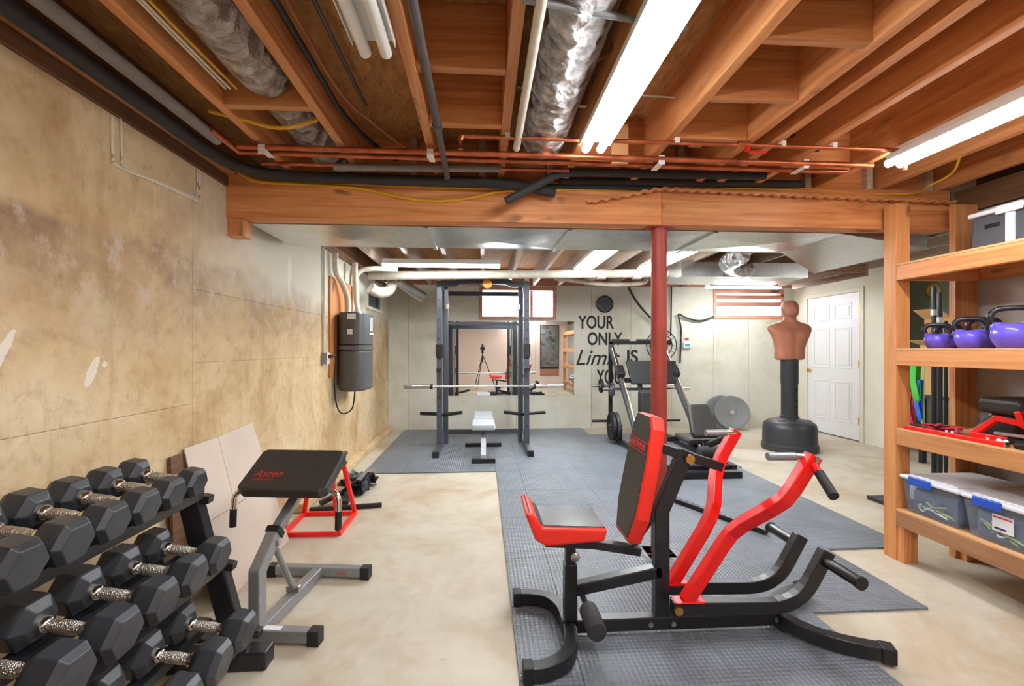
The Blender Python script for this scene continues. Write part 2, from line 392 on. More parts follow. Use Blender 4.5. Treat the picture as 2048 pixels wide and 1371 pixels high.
# plates on top of the foundation walls
struct(box('trim_2', 'dark_wood_y', None, XL - .2, XL + .012, YF, YB, 2.18, 2.24, .003))
struct(box('trim_3', 'wood_y', None, XL - .2, XL + .05, YF, 2.69, 2.245, 2.285, .003))
struct(box('trim_4', 'dark_wood_y', None, XL - .2, XL - .03, YF, YB, 2.285, 2.485))
struct(box('trim_5', 'dark_wood_y', None, XR - .03, XR + .2, YF, 2.72, 2.105, 2.25, .003))
struct(box('trim_8', 'dark_wood_y', None, XR + .12, XR + .2, YF, 2.72, 2.25, 2.485))
struct(box('trim_6', 'red_wood_x', None, XL, XD + .8, YB - .03, YB + .012, 2.25, 2.485))
# ceiling: subfloor with joists, blocking
ce = MB().bb(XL - .25, 6.4, YF - .2, YB + .2, 2.485, 2.53).build('ceiling', 'subfloor'); struct(ce)
JX = [-1.07, -.69, -.255, .105, .48, .885, 1.28, 1.41, 1.645, 2.06, 2.46, 2.86]
for x in JX: box('joist', 'wood_y', ce, x - .02, x + .02, YF, 2.80, 2.25, 2.485, .002)
for x in (-1.2, -.8, -.4, 0, .4, .8, 1.2, 1.6, 2.0, 2.4, 2.8, 3.2, 3.6, 4.0, 4.4, 4.8): box('joist', 'pale_wood_y', ce, x - .02, x + .02, 2.69, YB - .03, 2.25, 2.485, .002)
def block(xa, xb, y): box('blocking', 'wood_x', ce, xa + .02, xb - .02, y, y + .038, 2.252, 2.484, .002)
for y in (.75, 1.19, 1.625, 2.035): block(-.255, .105, y)
for y in (1.03, 1.40, 1.745, 2.10): block(.885, 1.28, y)
block(-1.07, -.69, 1.93); block(.48, .885, 2.42); block(1.645, 2.06, 2.42)
for xa, xb in zip(JX, JX[1:]):
    if xb - xa > .2: block(xa, xb, 2.73)
# windows
def window(nm, x0, x1, z0, z1, rails, vr):
    w = MB()
    t = .05
    w.bb(x0, x1, YB - .015, YB + .17, z1 - t, z1).bb(x0, x1, YB - .015, YB + .17, z0, z0 + t).bb(x0, x0 + t, YB - .015, YB + .17, z0 + t, z1 - t).bb(x1 - t, x1, YB - .015, YB + .17, z0 + t, z1 - t)
    o = struct(w.build(nm, 'red_wood_x', None, .003))
    for z in rails: box('shelf_rail', 'red_wood_x', o, x0 + t, x1 - t, YB + .01, YB + .12, z - .03, z + .03, .003)
    for x in vr: box('sash_bar', 'red_wood_x', o, x - .02, x + .02, YB + .09, YB + .13, z0 + t, z1 - t, .003)
    e = [x0 + t] + [v for v in vr] + [x1 - t]
    for a, b in zip(e, e[1:]): box('pane', 'pane', o, a, b, YB + .105, YB + .11, z0 + t, z1 - t)
window('window_1', *WX[0], [], [.78]); window('window_2', *WX[1], [2.10, 1.985], [])
# six-panel door
dr = struct(MB().bb(XD - .002, XD + .04, DY0 + .004, DY1 - .004, .015, DZ - .004).build('door_1', 'door_white', None, .002))
w_ = DY1 - DY0
for (u0, u1) in ((.13, .455), (.545, .87)):
    for (z0, z1) in ((.22, .80), (.98, 1.56), (1.68, 1.90)):
        y0, y1 = DY0 + u0 * w_, DY0 + u1 * w_
        fr = MB(); t = .022
        for q in ((y0, y1, z0, z0 + t), (y0, y1, z1 - t, z1), (y0, y0 + t, z0 + t, z1 - t), (y1 - t, y1, z0 + t, z1 - t)): fr.bb(XD - .010, XD - .001, *q)
        p = fr.build('door_panel', 'door_white', dr, .004)
        box('panel_field', 'door_white', p, XD - .008, XD - .001, y0 + .045, y1 - .045, z0 + .045, z1 - .045, .004)
kn = MB().lathe([(.012, 0), (.012, .03), (.024, .035), (.030, .05), (.024, .065), (.008, .07)], 16, (XD - .002, DY1 - .075, .93), frame((0, 1, 0), (0, 0, 1)) @ Matrix.Rotation(math.pi, 3, 'X')).build('door_knob', 'brass', dr, smooth=50)
for z in (.28, 1.05, 1.80): box('hinge', 'brass', dr, XD - .012, XD - .001, DY0 - .016, DY0 + .012, z - .05, z + .05, .003)
ds = MB(); 
ds.bb(XD - .015, XD, DY0 - .075, DY0 - .014, 0, DZ + .06).bb(XD - .015, XD, DY1 + .005, DY1 + .07, 0, DZ + .06).bb(XD - .015, XD, DY0 - .014, DY1 + .005, DZ + .002, DZ + .06)
struct(ds.build('trim_7', 'wall_cream', None, .003))

# ------------------------------------------------------------------ girder and column
BY0, BY1, BZ0, BZ1 = 2.69, 2.80, 2.005, 2.25
bm_ = thing('timber_girder', 'long built-up timber girder carrying the ceiling joists on the red steel column', 'beam', (.7, 2.745, BZ0))
for (a, b, dz) in ((XL, 1.075, 0), (1.078, 2.93, .0)):
    for y0, y1 in ((BY0, BY0 + .036), (BY0 + .037, BY0 + .073), (BY0 + .074, BY1)): box('beam_plank', 'wood_x', bm_, a, b, y0, y1, BZ0 + dz, BZ1, .002)
tag(box('bearing_block', 'lumber_z', bm_, XL, XL + .085, BY0 + .015, BY1, BZ0 - .10, BZ0, .003), 'short wood block under the girder end')
c_ = thing('steel_column', 'round red steel column under the timber girder', 'column', (1.083, 2.752, 0))
MB().lathe([(.047, .012), (.047, BZ0 - .008)], 28, (1.083, 2.752, 0)).build('column_shaft', 'column_red', c_, smooth=60)
box('base_plate', 'column_red', c_, 1.0, 1.165, 2.67, 2.835, 0.0, .012); box('cap_plate', 'column_red', c_, 1.0, 1.165, 2.69, 2.81, BZ0 - .008, BZ0)

# ------------------------------------------------------------------ rubber flooring
mt = thing('rubber_floor_mat', 'dark gray interlocking rubber flooring with diamond texture under the machines', 'floor mat', (.9, 4, 0))
rows = [.775 + .65 * i for i in range(10)] + [7.14]
for i, (y0, y1) in enumerate(zip(rows, rows[1:])):
    if y1 > 4.8: xs = [-1.20, -.80, -.21, .14, .38, .97, 1.56, 2.15, 2.74]
    elif y0 > 2.7: xs = [.14, .38, .97, 1.56, 2.15, 2.70]
    elif y0 > 2.0: xs = [.14, .38, .97, 1.56, 2.15]
    else: xs = [.14, .38, .97, 1.56]
    if y0 > 6.0: xs = xs[:-2]
    for a, b in zip(xs, xs[1:]): box('mat_tile', 'rubber_mat', mt, a + .0006, b - .0006, y0 + .0006, y1 - .0006, 0, .012, .002)

# ------------------------------------------------------------------ pipes, ducts and cables
def pipe(name, label, cat, mat, pts, r, n=12, smooth=True, k=5, clips=()):
    p = smoothpath(pts, k) if smooth else pts
    o = MB().tube(p, r, n).build(name, mat, None, smooth=50); tag(o, label, cat); return o
R3 = 2.23
p_ = pipe('copper_pipe', 'thick copper pipe in front of the girder, foremost of the three parallel runs', 'pipe', 'copper', [(-1.17, 2.27, R3), (2.02, 2.25, R3 - .02)], .014, smooth=False)
pipe('copper_pipe', 'copper pipe in front of the girder, middle of the three parallel runs', 'pipe', 'copper', [(-1.20, 2.10, R3), (-1.20, 2.34, R3), (1.95, 2.34, R3 - .02)], .012, smooth=False)
cp3 = tag(thing('copper_pipe', 'copper pipe against the girder partly sleeved in gray foam', 'pipe', (0, 2.47, R3)), None)
MB().tube([(-1.15, 2.47, R3), (.47, 2.47, R3)], .010).build('pipe_run', 'copper', cp3, smooth=50)
MB().tube([at(668, 334, 2.47), at(1003, 337, 2.47)], .02).build('foam_sleeve', 'foam_gray', cp3, smooth=50)
pq = thing('copper_pipe', 'thin copper pipe hung under the joists with an elbow turned down and a valve', 'pipe', (.5, 2.08, 2.21))
a, b = at(922, 272, 2.10), at(1812, 300, 2.10)
MB().tube([a, b], .0095).build('pipe_run', 'copper', pq, smooth=50)
MB().tube([a + V((.004, 0, .002)), a + V((-.004, 0, -.02)), a + V((-.003, .0, -.06))], .012).build('elbow', 'copper', pq, smooth=50)
for px in (1390, 1487): MB().tube([at(px - 12, 287, 2.10) + V((0, 0, -.002)), at(px + 12, 288, 2.10) + V((0, 0, -.002))], .014).build('coupling', 'copper', pq, smooth=50)
MB().tube([at(1495, 290, 2.10), at(1495, 302, 2.10)], .011).box(at(1515, 305, 2.10), (.08, .02, .008)).build('valve_handle', 'paint_red', pq, smooth=50)
MB().tube([b + V((-.005, 0, .004)), b + V((-.005, 0, -.10))], .011).build('drop_leg', 'copper', pq, smooth=50)
tag(MB().tube(smoothpath([at(1585, 266, 2.3), at(1610, 270, 2.3), at(1632, 282, 2.3), at(1630, 300, 2.3)], 5), .022, 14).build('pipe_elbow', 'foam_black', None, smooth=50), 'short black rubber elbow between joists behind the thin copper pipe', 'elbow')
tag(box('wood_scrap', 'plywood', None, .655, .74, 2.28, 2.30, 2.20, 2.40, .002), 'pale upright wood scrap between joists at the end of the lit center lamp', 'wood scrap')
# hanger straps nailed under joists and holding the copper runs
for i, x in enumerate((-1.05, -.255, .9, 1.66)):
    s_ = tag(MB().box((x, 2.25, R3 - .02), (.03, .006, .045)).box((x, 2.30, R3 - .033 if x > 0 else R3 - .017), (.03, .11, .004)).build('pipe_strap', 'white_enamel', None), ('white pipe strap holding the copper runs beside the left wall', 'white pipe strap holding the copper runs beside the black iron pipe', 'white pipe strap holding the copper runs over the red column', 'white pipe strap holding the copper runs near the shelving')[i], 'strap', 'pipe straps')
for i, px in enumerate((1015, 1353, 1565, 1667)):
    p = at(px, 266 + (px - 1015) * .034, 2.10)
    tag(MB().box((p.x, 2.10, 2.238), (.022, .024, .024)).build('pipe_clip', 'white_enamel'), ('small white pipe clip under the joist beside the foil duct', 'small white pipe clip under the joist past the lit center lamp', 'small white pipe clip beside the red valve handle', 'small white pipe clip between the red valve and the shelving lamp')[i], 'clip', 'clips of the thin copper pipe')
pipe('iron_pipe', 'gray iron gas pipe running under the joists to the girder', 'pipe', 'iron_pipe', [(-.195, -1.6, 2.225), (-.195, 2.0, 2.225), (-.195, 2.03, 2.225), (-.195, 2.565, 2.215)], .0165, smooth=False)
tag(MB().lathe([(.022, 0), (.022, .035)], 14, (-.195, 2.02, 2.225), frame((1, 0, 0), (0, 0, 1))).build('pipe_coupling', 'iron_pipe', None, smooth=50), 'iron coupling sleeve on the gray gas pipe', 'coupling')
# black foam insulated pipe: along the left wall, round the corner and along the girder
pipe('insulated_pipe', 'black foam insulated pipe turning from the left wall along the girder', 'pipe', 'foam_black', [(-1.325, -1.6, 2.215), (-1.325, 1.9, 2.215), (-1.325, 2.30, 2.215), (-1.27, 2.50, 2.215), (-1.10, 2.60, 2.215), (-.6, 2.62, 2.212), (.1, 2.62, 2.205), (.42, 2.62, 2.16)], .03, k=6)
pipe('insulated_pipe', 'gray foam insulated pipe running straight beside the left wall', 'pipe', 'foam_gray', [(-1.225, -1.6, 2.225), (-1.225, 2.20, 2.225)], .024, smooth=False)
pipe('insulated_pipe', 'black foam insulated pipe with a loose drooping end over the girder face', 'pipe', 'foam_black', [at(1012, 402, 2.50), at(1060, 377, 2.50), at(1110, 352, 2.50), at(1150, 345, 2.49), at(1300, 347, 2.49), at(1530, 352, 2.49)], .022)
pipe('insulated_pipe', 'straight black foam insulated pipe resting along the girder top edge', 'pipe', 'foam_black', [at(1120, 362, 2.655), at(1400, 366, 2.655), at(1600, 368, 2.655)], .022, smooth=False)
pipe('insulated_pipe', 'short black foam pipe lying low against the girder beneath the iron pipe', 'pipe', 'foam_black', [at(905, 366, 2.665), at(1100, 372, 2.665), at(1320, 377, 2.665)], .012, smooth=False)
# cables
def cable(label, mat, pts, r=.005, name='cable', cat='cable', k=6, group=None): return tag(MB().tube(smoothpath(pts, k), r, 8).build(name, mat, None, smooth=60), label, cat, group)
cable('yellow electric cable sagging along the girder face', 'cable_yellow', [at(432, 302, 2.62), at(500, 358, 2.66), at(600, 368, 2.675), at(715, 376, 2.683), at(800, 394, 2.683), at(870, 402, 2.683), at(940, 396, 2.683), at(1010, 382, 2.68), at(1130, 380, 2.68)], .009)
cable('thin yellow electric cable stretched along the girder top', 'cable_yellow', [at(500, 362, 2.68), at(720, 369, 2.683), at(900, 376, 2.683), at(1160, 379, 2.683), at(1330, 380, 2.683), at(1500, 377, 2.683), at(1800, 388, 2.683), at(1860, 370, 2.5), at(1905, 345, 2.35), at(1920, 312, 2.2)], .006)
cable('white cable sagging under the foil duct', 'cable_white', [at(1035, 174, 2.0), at(1070, 182, 2.0), at(1130, 208, 2.0), at(1170, 212, 2.0), at(1192, 206, 2.0)], .005)
cable('brown twine looped round the foil duct', 'cable_brown', [at(1108, 62, 1.60), at(1130, 108, 1.60), at(1180, 124, 1.60), at(1215, 108, 1.60), at(1225, 85, 1.60)], .006)
cable('white cable crossing the open joist bay beside the lit center lamp', 'cable_white', [at(1280, 190, 2.0), at(1378, 197, 2.02)], .004)
cable('white cable crossing the blocked joist bay', 'cable_white', [at(1420, 203, 2.02), at(1550, 206, 2.05)], .004)
cable('pale cable hanging between two joists beside the right lamp', 'cable_white', [at(1652, 220, 2.2), at(1672, 228, 2.2), at(1695, 229, 2.2), at(1708, 222, 2.2)], .005)
cable('pale twin cable running down the joist to the right lamp', 'cable_brown', [at(2040, 82, 1.62), at(1960, 112, 1.80), at(1890, 168, 1.92), at(1866, 205, 1.96), at(1863, 222, 1.98), at(1880, 240, 2.0)], .005)
for i, (o, m_) in enumerate(((0, 'cable_white'), (.012, 'cable_white'), (.03, 'cable_yellow'))):
    cable(('outer white cable strung along the joist beside the left foil duct', 'inner white cable strung along the joist beside the left foil duct', 'yellow cable strung along the joist beside the left foil duct')[i], m_, [(-1.0 + o, -1.5, 2.30), (-1.0 + o, .9, 2.29), (-.995 + o, 1.4, 2.27), (-1.0 + o * 1.4, 1.85, 2.275)], .005)
cable('yellow cable bowed under the joist bay past the blocking', 'cable_yellow', [at(418, 222, 2.05), at(490, 240, 2.05), at(560, 256, 2.05), at(635, 240, 2.05)], .008)
cable('black cable bundled along the second joist', 'cable_black', [(-.63, -1.5, 2.32), (-.63, 1.6, 2.32), (-.62, 2.1, 2.31), (-.55, 2.5, 2.33), (-.5, 2.68, 2.35)], .012)
cable('brown cable running beside the second joist', 'cable_brown', [(-.60, -1.5, 2.33), (-.60, 1.2, 2.33), (-.59, 1.9, 2.32), (-.50, 2.15, 2.30), (-.38, 2.45, 2.30)], .007)
cable('gray cable running along the subfloor beside the second joist', 'iron_pipe', [(-.57, -1.5, 2.43), (-.56, 1.6, 2.42), (-.55, 2.2, 2.41)], .009)
pipe('conduit_pipe', 'white plastic pipe running along the foil duct', 'pipe', 'pvc_white', [(.165, -1.6, 2.235), (.165, 2.22, 2.235)], .017, smooth=False)
tag(MB().tube([(.115, 1.28, 2.24), (.62, 1.36, 2.235)], .010).build('conduit', 'paint_gray', None, smooth=50), 'thin gray metal conduit crossing under the foil duct', 'conduit')
tag(MB().tube([(-1.02, 1.32, 2.24), (-.64, 1.28, 2.24)], .012).build('conduit', 'paint_gray', None, smooth=50), 'thick gray metal conduit crossing under the left foil duct', 'conduit')
def fduct(label, x, y0, y1, z, r):
    mb = MB(); n = int((y1 - y0) / .03); k = 28; rings = []
    for i in range(n + 1):
        y = y0 + (y1 - y0) * i / n; rr = r * (1 if i < n - 1 else .8)
        rings.append([V((x + rr * math.cos(2 * math.pi * j / k) * (1 + random.uniform(-.025, .025)), y, z + rr * math.sin(2 * math.pi * j / k) * (1 + random.uniform(-.025, .025)))) for j in range(k)])
    vs = [p for r_ in rings for p in r_]; fs = [(i * k + j, i * k + (j + 1) % k, (i + 1) * k + (j + 1) % k, (i + 1) * k + j) for i in range(n) for j in range(k)]
    fs += [tuple(range(k)), tuple(range(n * k, n * k + k))]
    return tag(mb.add(vs, fs).build('foil_duct', 'foil', None, smooth=60), label, 'duct')
fduct('round foil-wrapped flexible duct in the joist bay beside the lit center lamp', .305, -1.5, 2.38, 2.345, .118)
fduct('round foil-wrapped flexible duct in the joist bay over the left cables', -.86, -1.5, 1.91, 2.36, .105)
fduct('short end of foil duct past the blocking near the girder', -.86, 1.99, 2.66, 2.37, .10)
# wavy closure strip on the girder
ws = []
for i in range(161):
    t = i / 160; px = 1175 + (1910 - 1175) * t; py = 404 - 26 * min(1, t / .2) + 27 * max(0, (t - .2) / .8)
    p = at(px, py, 2.66); ws.append(p + V((0, 0, (.0065 * math.sin(i * 1.35)))))
tag(MB().rt(ws, .022, .016).build('wavy_strip', 'wood_x', None), 'wavy brown wood closure strip tacked along the girder top', 'trim strip')

# sheet metal ducts
def metal_box(mb, x0, x1, y0, y1, z0, z1): return mb.bb(x0, x1, y0, y1, z0, z1)
du = thing('sheet_metal_duct', 'long rectangular sheet metal duct behind the girder', 'duct', (.4, 3.2, 2.02))
segs = [(-1.40, -.35), (-.35, .55), (.55, 1.5), (1.5, 2.35)]
for a, b in segs:
    d_ = MB(); z0 = 2.015; d_.bb(a + .001, b - .001, 2.86, 3.46, z0, 2.24)
    cx, cy = (a + b) / 2, 3.16     # shallow cross-broken underside
    base = [(a + .03, 2.89, z0), (b - .03, 2.89, z0), (b - .03, 3.43, z0), (a + .03, 3.43, z0), (cx, cy, z0 - .018)]
    d_.add(base, [(0, 1, 4), (1, 2, 4), (2, 3, 4), (3, 0, 4)])
    d_.build('duct_section', 'galvanised', du)
for x in (-.35, .55, 1.5): box('drive_cleat', 'galvanised', du, x - .015, x + .015, 2.845, 3.47, 2.0, 2.24, .003)
hd = MB(); pts = [(2.352, 2.86, 2.05), (2.352, 3.46, 2.05), (2.9, 3.46, 1.99), (2.9, 2.86, 1.99)]
hd.add([(2.352, 2.86, 2.015), (2.352, 3.46, 2.015), (2.352, 3.46, 2.24), (2.352, 2.86, 2.24), (2.95, 2.86, 1.93), (2.95, 3.9, 1.93), (2.95, 3.9, 2.24), (2.95, 2.86, 2.24)], [(0, 1, 5, 4), (1, 2, 6, 5), (2, 3, 7, 6), (3, 0, 4, 7), (4, 5, 6, 7), (0, 3, 2, 1)])
hd.build('duct_transition', 'galvanised', du)
d2 = thing('sheet_metal_duct', 'sheet metal duct crossing above the right-hand back window', 'duct', (2.9, 5.4, 2.08))
for a, b in ((2.25, 3.0), (3.0, 3.75)):
    d_ = MB(); d_.bb(a + .001, b - .001, 5.05, 5.7, 2.08, 2.245); cx = (a + b) / 2
    d_.add([(a + .03, 5.08, 2.08), (b - .03, 5.08, 2.08), (b - .03, 5.67, 2.08), (a + .03, 5.67, 2.08), (cx, 5.37, 2.065)], [(0, 1, 4), (1, 2, 4), (2, 3, 4), (3, 0, 4)]); d_.build('duct_section', 'galvanised', d2)
fx = MB().tube(smoothpath([(2.45, 4.2, 2.15), (2.55, 4.6, 2.15), (2.75, 4.85, 2.15), (2.95, 4.96, 2.15), (2.98, 5.03, 2.15)], 6), .09, 20).build('flexible_duct', 'foil', None, smooth=60); tag(fx, 'thick round flexible duct bending into the metal duct by the far window', 'duct')
st = thing('stair_framing', 'brown lumber framing hung from the ceiling before the white door', 'framing', (4.4, 5.6, 2.1))
box('rail', 'brown_wood_y', st, 4.40, 4.44, 5.0, 6.25, 2.10, 2.24, .003); box('cross_rail', 'brown_wood_y', st, 3.9, 4.40, 5.0, 5.04, 2.14, 2.22, .003); box('stub_rail', 'brown_wood_y', st, 4.16, 4.20, 5.04, 6.2, 2.13, 2.24, .003)
# big drain pipe under back ceiling
dp = thing('drain_pipe', 'large off-white drain pipe hung across the back of the room', 'pipe', (.5, 5.55, 2.1))
a, b = at(738, 551, 5.45), at(1335, 546, 5.45)
MB().tube([a, b], .05, 18).build('pipe_run', 'drain_gray', dp, smooth=50)
for px in (1195, 1265): MB().tube([at(px, 548, 5.45), at(px + 16, 548, 5.45)], .062, 18).build('hub', 'drain_gray', dp, smooth=50)
MB().lathe([(.06, 0), (.075, .01), (.075, .05)], 18, at(1272, 555, 5.5)).build('cleanout_cap', 'drain_gray', dp, smooth=50)
pipe('drain_pipe', 'thinner off-white drain pipe sloping below the large one', 'pipe', 'drain_gray', [at(1110, 556, 5.75), at(1210, 568, 5.75), at(1280, 566, 5.75), at(1292, 556, 5.75), V((2.0, 5.75, 2.251))], .028)
# small hoses at back left
pipe('vent_hose', 'silver corrugated vent hose dipping from the ceiling by the back corner', 'hose', 'galvanised', [at(795, 560, 6.4), at(815, 575, 6.5), at(845, 594, 6.7)], .075, 16)
pipe('vent_hose', 'pale insulated flexible hose bent beside the small side window', 'hose', 'drain_gray', [at(741, 575, 5.3), at(760, 585, 5.4), at(780, 578, 5.6), V((at(786, 560, 5.75).x, 5.75, 2.17)), V((-1.2, 5.8, 2.251))], .062, 16)

# ------------------------------------------------------------------ lamps
def strip_lamp(label, c, L, axis, lit, width=.13, n=2, chains=False, mat='tube_lit', drop=.0, covered=False):
    t = thing('strip_lamp', label, 'lamp', c, 'fluorescent strip lamps'); c = V(c)
    def bx(nm, m_, u0, u1, w0, w1, z0, z1, bev=.003):
        if axis == 'y': return box(nm, m_, t, c.x + w0, c.x + w1, c.y + u0, c.y + u1, c.z + z0, c.z + z1, bev)
        return box(nm, m_, t, c.x + u0, c.x + u1, c.y + w0, c.y + w1, c.z + z0, c.z + z1, bev)
    top = .058
    bx('housing', 'white_enamel', 0, L, -width / 2 + .015, width / 2 - .015, .03, top)
    bx('reflector', 'white_enamel', 0, L, -width / 2, width / 2, .022, .03, .001)
    for sg in (-1, 1): bx('reflector_lip', 'white_enamel', 0, L, min(sg * width / 2, sg * (width / 2 + .004)), max(sg * width / 2, sg * (width / 2 + .004)), .004, .03, .001)
    for i in range(n):
        w = (i - (n - 1) / 2) * (width * .52 if n == 2 else width / n)
        p0 = V((c.x + w, c.y, c.z)) if axis == 'y' else V((c.x, c.y + w, c.z))
        d = V((0, L + .025, 0)) if axis == 'y' else V((L, 0, 0))
        for e in (.05, L - .08): bx('tube_socket', 'white_enamel', e, e + .02, w - .012, w + .012, .01, .022, .001)
        MB().tube([p0, p0 + d], .019, 12).build('tube', mat if lit else 'tube_off', t, smooth=60)
    return t
strip_lamp('lit white two-tube strip lamp under the joists beside the foil duct', (.515, -.36, 2.19), 2.44, 'y', True, .135)
strip_lamp('unlit white two-tube strip lamp between joists beside the gray iron pipe', (-.335, .2, 2.19), 1.24, 'y', False, .125)
strip_lamp('lit white two-tube strip lamp high beside the shelving', (2.055, .90, 2.185), 1.24, 'y', True, .12)
strip_lamp('lit strip lamp hung crosswise between the metal duct and the power rack', (-1.07, 5.02, 2.17), 1.26, 'x', True, .12, mat='tube_back')
strip_lamp('wide lit strip lamp over the gap between power rack and leg press', (1.15, 3.95, 2.17), 1.24, 'y', True, .22, 3, mat='tube_back')
strip_lamp('wide lit strip lamp over the leg press beside the metal duct', (1.90, 3.95, 2.17), 1.24, 'y', True, .22, 3, mat='tube_back')
strip_lamp('lit strip lamp above the reddish back window', (3.28, 6.5, 2.165), 1.1, 'x', True, .12, mat='tube_back')
strip_lamp('added strip lamp, out of view, brightening the storage corner beyond the shelving', (4.9, 2.8, 2.17), 1.1, 'y', True, .12)  # added lamp hidden from view, brightens the otherwise dark storage corner
strip_lamp('added strip lamp behind the camera, lighting the room from the peach wall', (.9, -1.3, 2.19), 1.24, 'x', True, .12)  # invented lamp behind the camera, put in to light the room

# ------------------------------------------------------------------ dumbbell rack
TILT = math.radians(10)
rk = thing('dumbbell_rack', 'black three-tier steel dumbbell rack along the left wall', 'rack', (-1.1, 1.2, 0))
TIER = [(-1.19, .735), (-1.10, .468), (-1.00, .20)]
ct, sn = math.cos(TILT), math.sin(TILT)
for (x, z) in TIER:
    for o in (-.083, .083):
        MB().rt([(x + o * ct, .55, z - o * sn - .021), (x + o * ct, 1.86, z - o * sn - .021)], .05, .042, (sn, 0, ct)).build('shelf_rail', 'paint_black', rk, .003)
for y in (1.885, .52):
    MB().rt([(-1.19, y, .765), (-1.175, y, .72), (-1.155, y, .69), (-1.10, y, .46), (-1.06, y, .42), (-.965, y, .055)], .05, .078, (1, 0, .2)).build('upright', 'paint_black', rk, .006)
    box('foot', 'paint_black', rk, -1.40, -.845, y - .04, y + .04, 0, .07, .008)
    for (x, z) in TIER: MB().rt([(x - .12 * ct, y, z + .12 * sn - .05), (x + .12 * ct, y, z - .12 * sn - .05)], .04, .03, (sn, 0, ct)).build('tier_bracket', 'paint_black', rk, .003)
def dumbbell(D, L, label, loc):
    t = thing('hex_dumbbell', label, 'dumbbell', (0, 0, 0), 'hex dumbbells on the rack')
    R = D / math.sqrt(3)
    for sg in (-1, 1):
        prof = [(R * .62, .0), (R * .97, L * .22), (R, L * .30), (R, L * .80), (R * .80, L), (R * .3, L)]
        Rm = frame((0, 1, 0), (0, 0, sg)) @ Matrix.Rotation(0, 3, 'Z')
        MB().lathe(prof, 6, (sg * .062, 0, 0), Rm).build('hex_head', 'rubber', t, .003)
        MB().lathe([(.022, 0), (.022, .014), (.017, .02)], 16, (sg * .062, 0, 0), frame((0, 1, 0), (0, 0, -sg))).build('collar', 'chrome', t, smooth=50)
    MB().lathe([(.0145, -.062), (.0145, -.045), (.0175, -.02), (.0175, .02), (.0145, .045), (.0145, .062)], 16, (0, 0, 0), frame((0, 1, 0), (0, 0, 1))).build('handle', 'chrome_grip', t, smooth=50)
    t.location = loc; t.rotation_euler = (0, TILT, 0); return t
ordn = ['first', 'second', 'third', 'fourth', 'fifth', 'sixth', 'seventh']
for ti, (ys, d0, dd, L0, nm) in enumerate((([1.77, 1.64, 1.508, 1.375, 1.242, 1.108, .975], .098, .0026, .078, 'top'), ([1.74, 1.59, 1.435, 1.275, 1.115, .955], .114, .003, .086, 'middle'), ([1.715, 1.545, 1.375, 1.20], .122, .003, .09, 'bottom'))):
    for i, y in enumerate(ys):
        D = d0 + dd * i; x, z = TIER[ti]
        dumbbell(D, L0 + .003 * i, f'black hex dumbbell, {ordn[i]} on the {nm} tier counting from the preacher bench', (x + sn * D / 2, y, z + ct * D / 2 + .0005))

# ------------------------------------------------------------------ cardboard sheet leaning on the left wall
t = thing('cardboard_sheet', 'large flat pinkish cardboard sheet leaning on the left wall behind the dumbbell rack', 'cardboard', (-1.33, 2.6, 0))
def quad_slab(p, th, nrm): 
    n_ = V(nrm) * th; vs = [V(q) for q in p] + [V(q) + n_ for q in p]
    return MB().add(vs, [(3, 2, 1, 0), (4, 5, 6, 7), (0, 1, 5, 4), (1, 2, 6, 5), (2, 3, 7, 6), (3, 0, 4, 7)])
xa, xb = -1.27, -1.436
def lerpx(z): return xa + (xb - xa) * z / .80
quad_slab([(lerpx(0), 2.30, 0.0), (lerpx(0), 3.10, 0.0), (lerpx(.40), 3.03, .40), (lerpx(.40), 2.30, .40)], .006, (-1, 0, -.2)).build('panel', 'cardboard', t)
quad_slab([(lerpx(.403), 2.30, .403), (lerpx(.403), 2.60, .403), (lerpx(.78), 2.58, .78), (lerpx(.78), 2.30, .78)], .006, (-1, 0, -.2)).build('panel', 'cardboard', t)
quad_slab([(lerpx(.403), 2.603, .403), (lerpx(.403), 3.03, .403), (lerpx(.80), 2.96, .80), (lerpx(.78), 2.583, .78)], .006, (-1, 0, -.2)).build('panel', 'cardboard', t)
tag(quad_slab([(-1.38, 2.16, 0), (-1.38, 2.27, 0), (-1.43, 2.27, .76), (-1.43, 2.20, .76)], .012, (-1, 0, -.07)).build('wood_board', 'dark_wood_y', None), 'dark brown board leaning on the wall behind the cardboard sheet', 'board')

# ------------------------------------------------------------------ preacher curl bench
t = thing('preacher_bench', 'gray preacher curl bench with a sloping black arm pad', 'bench')
for y, w in ((-.275, .56), (.285, .57)):
    f_ = MB().bb(-w / 2, w / 2, y - .025, y + .025, .012, .062).build('foot_bar', 'paint_gray', t, .005)
    for sg in (-1, 1): box('end_cap', 'rubber_dark', f_, min(sg * w / 2, sg * (w / 2 - .045)) - .003, max(sg * w / 2, sg * (w / 2 - .045)) + .003, y - .028, y + .028, 0, .065, .004)
box('label_sticker', 'paper_white', t, .03, .11, -.29, -.26, .062, .0625)
text('logo', 'Gold', 'print_red', t, (.10, .2598, .028), frame((1, 0, 0), (0, 0, 1)), .028, .0008, 1, .2)
MB().rt([(0, -.25, .037), (0, .26, .037)], .055, .05).build('spine', 'paint_gray', t, .005)
MB().rt([(0, -.272, .05), (0, -.272, .30), (0, -.135, .425)], .05, .06, (0, 1, 0)).build('upright', 'paint_gray', t, .006)
MB().rt([(0.0, -.150, .411), (.028, -.02, .53), (.04, .04, .585)], .042, .05, (0, 1, 0)).build('pad_post', 'paint_gray', t, .005)
MB().rt([(0, -.152, .409), (0, -.128, .431)], .062, .068, (0, 1, 0)).build('collar', 'rubber_dark', t, .006)
MB().tube([(0, -.16, .38), (0, .02, .07)], .014).build('brace', 'paint_gray', t, smooth=50)
for p in ((0, -.16, .38), (0, .02, .075)): MB().box(p, (.07, .03, .03)).build('bolt', 'steel', t, .006)
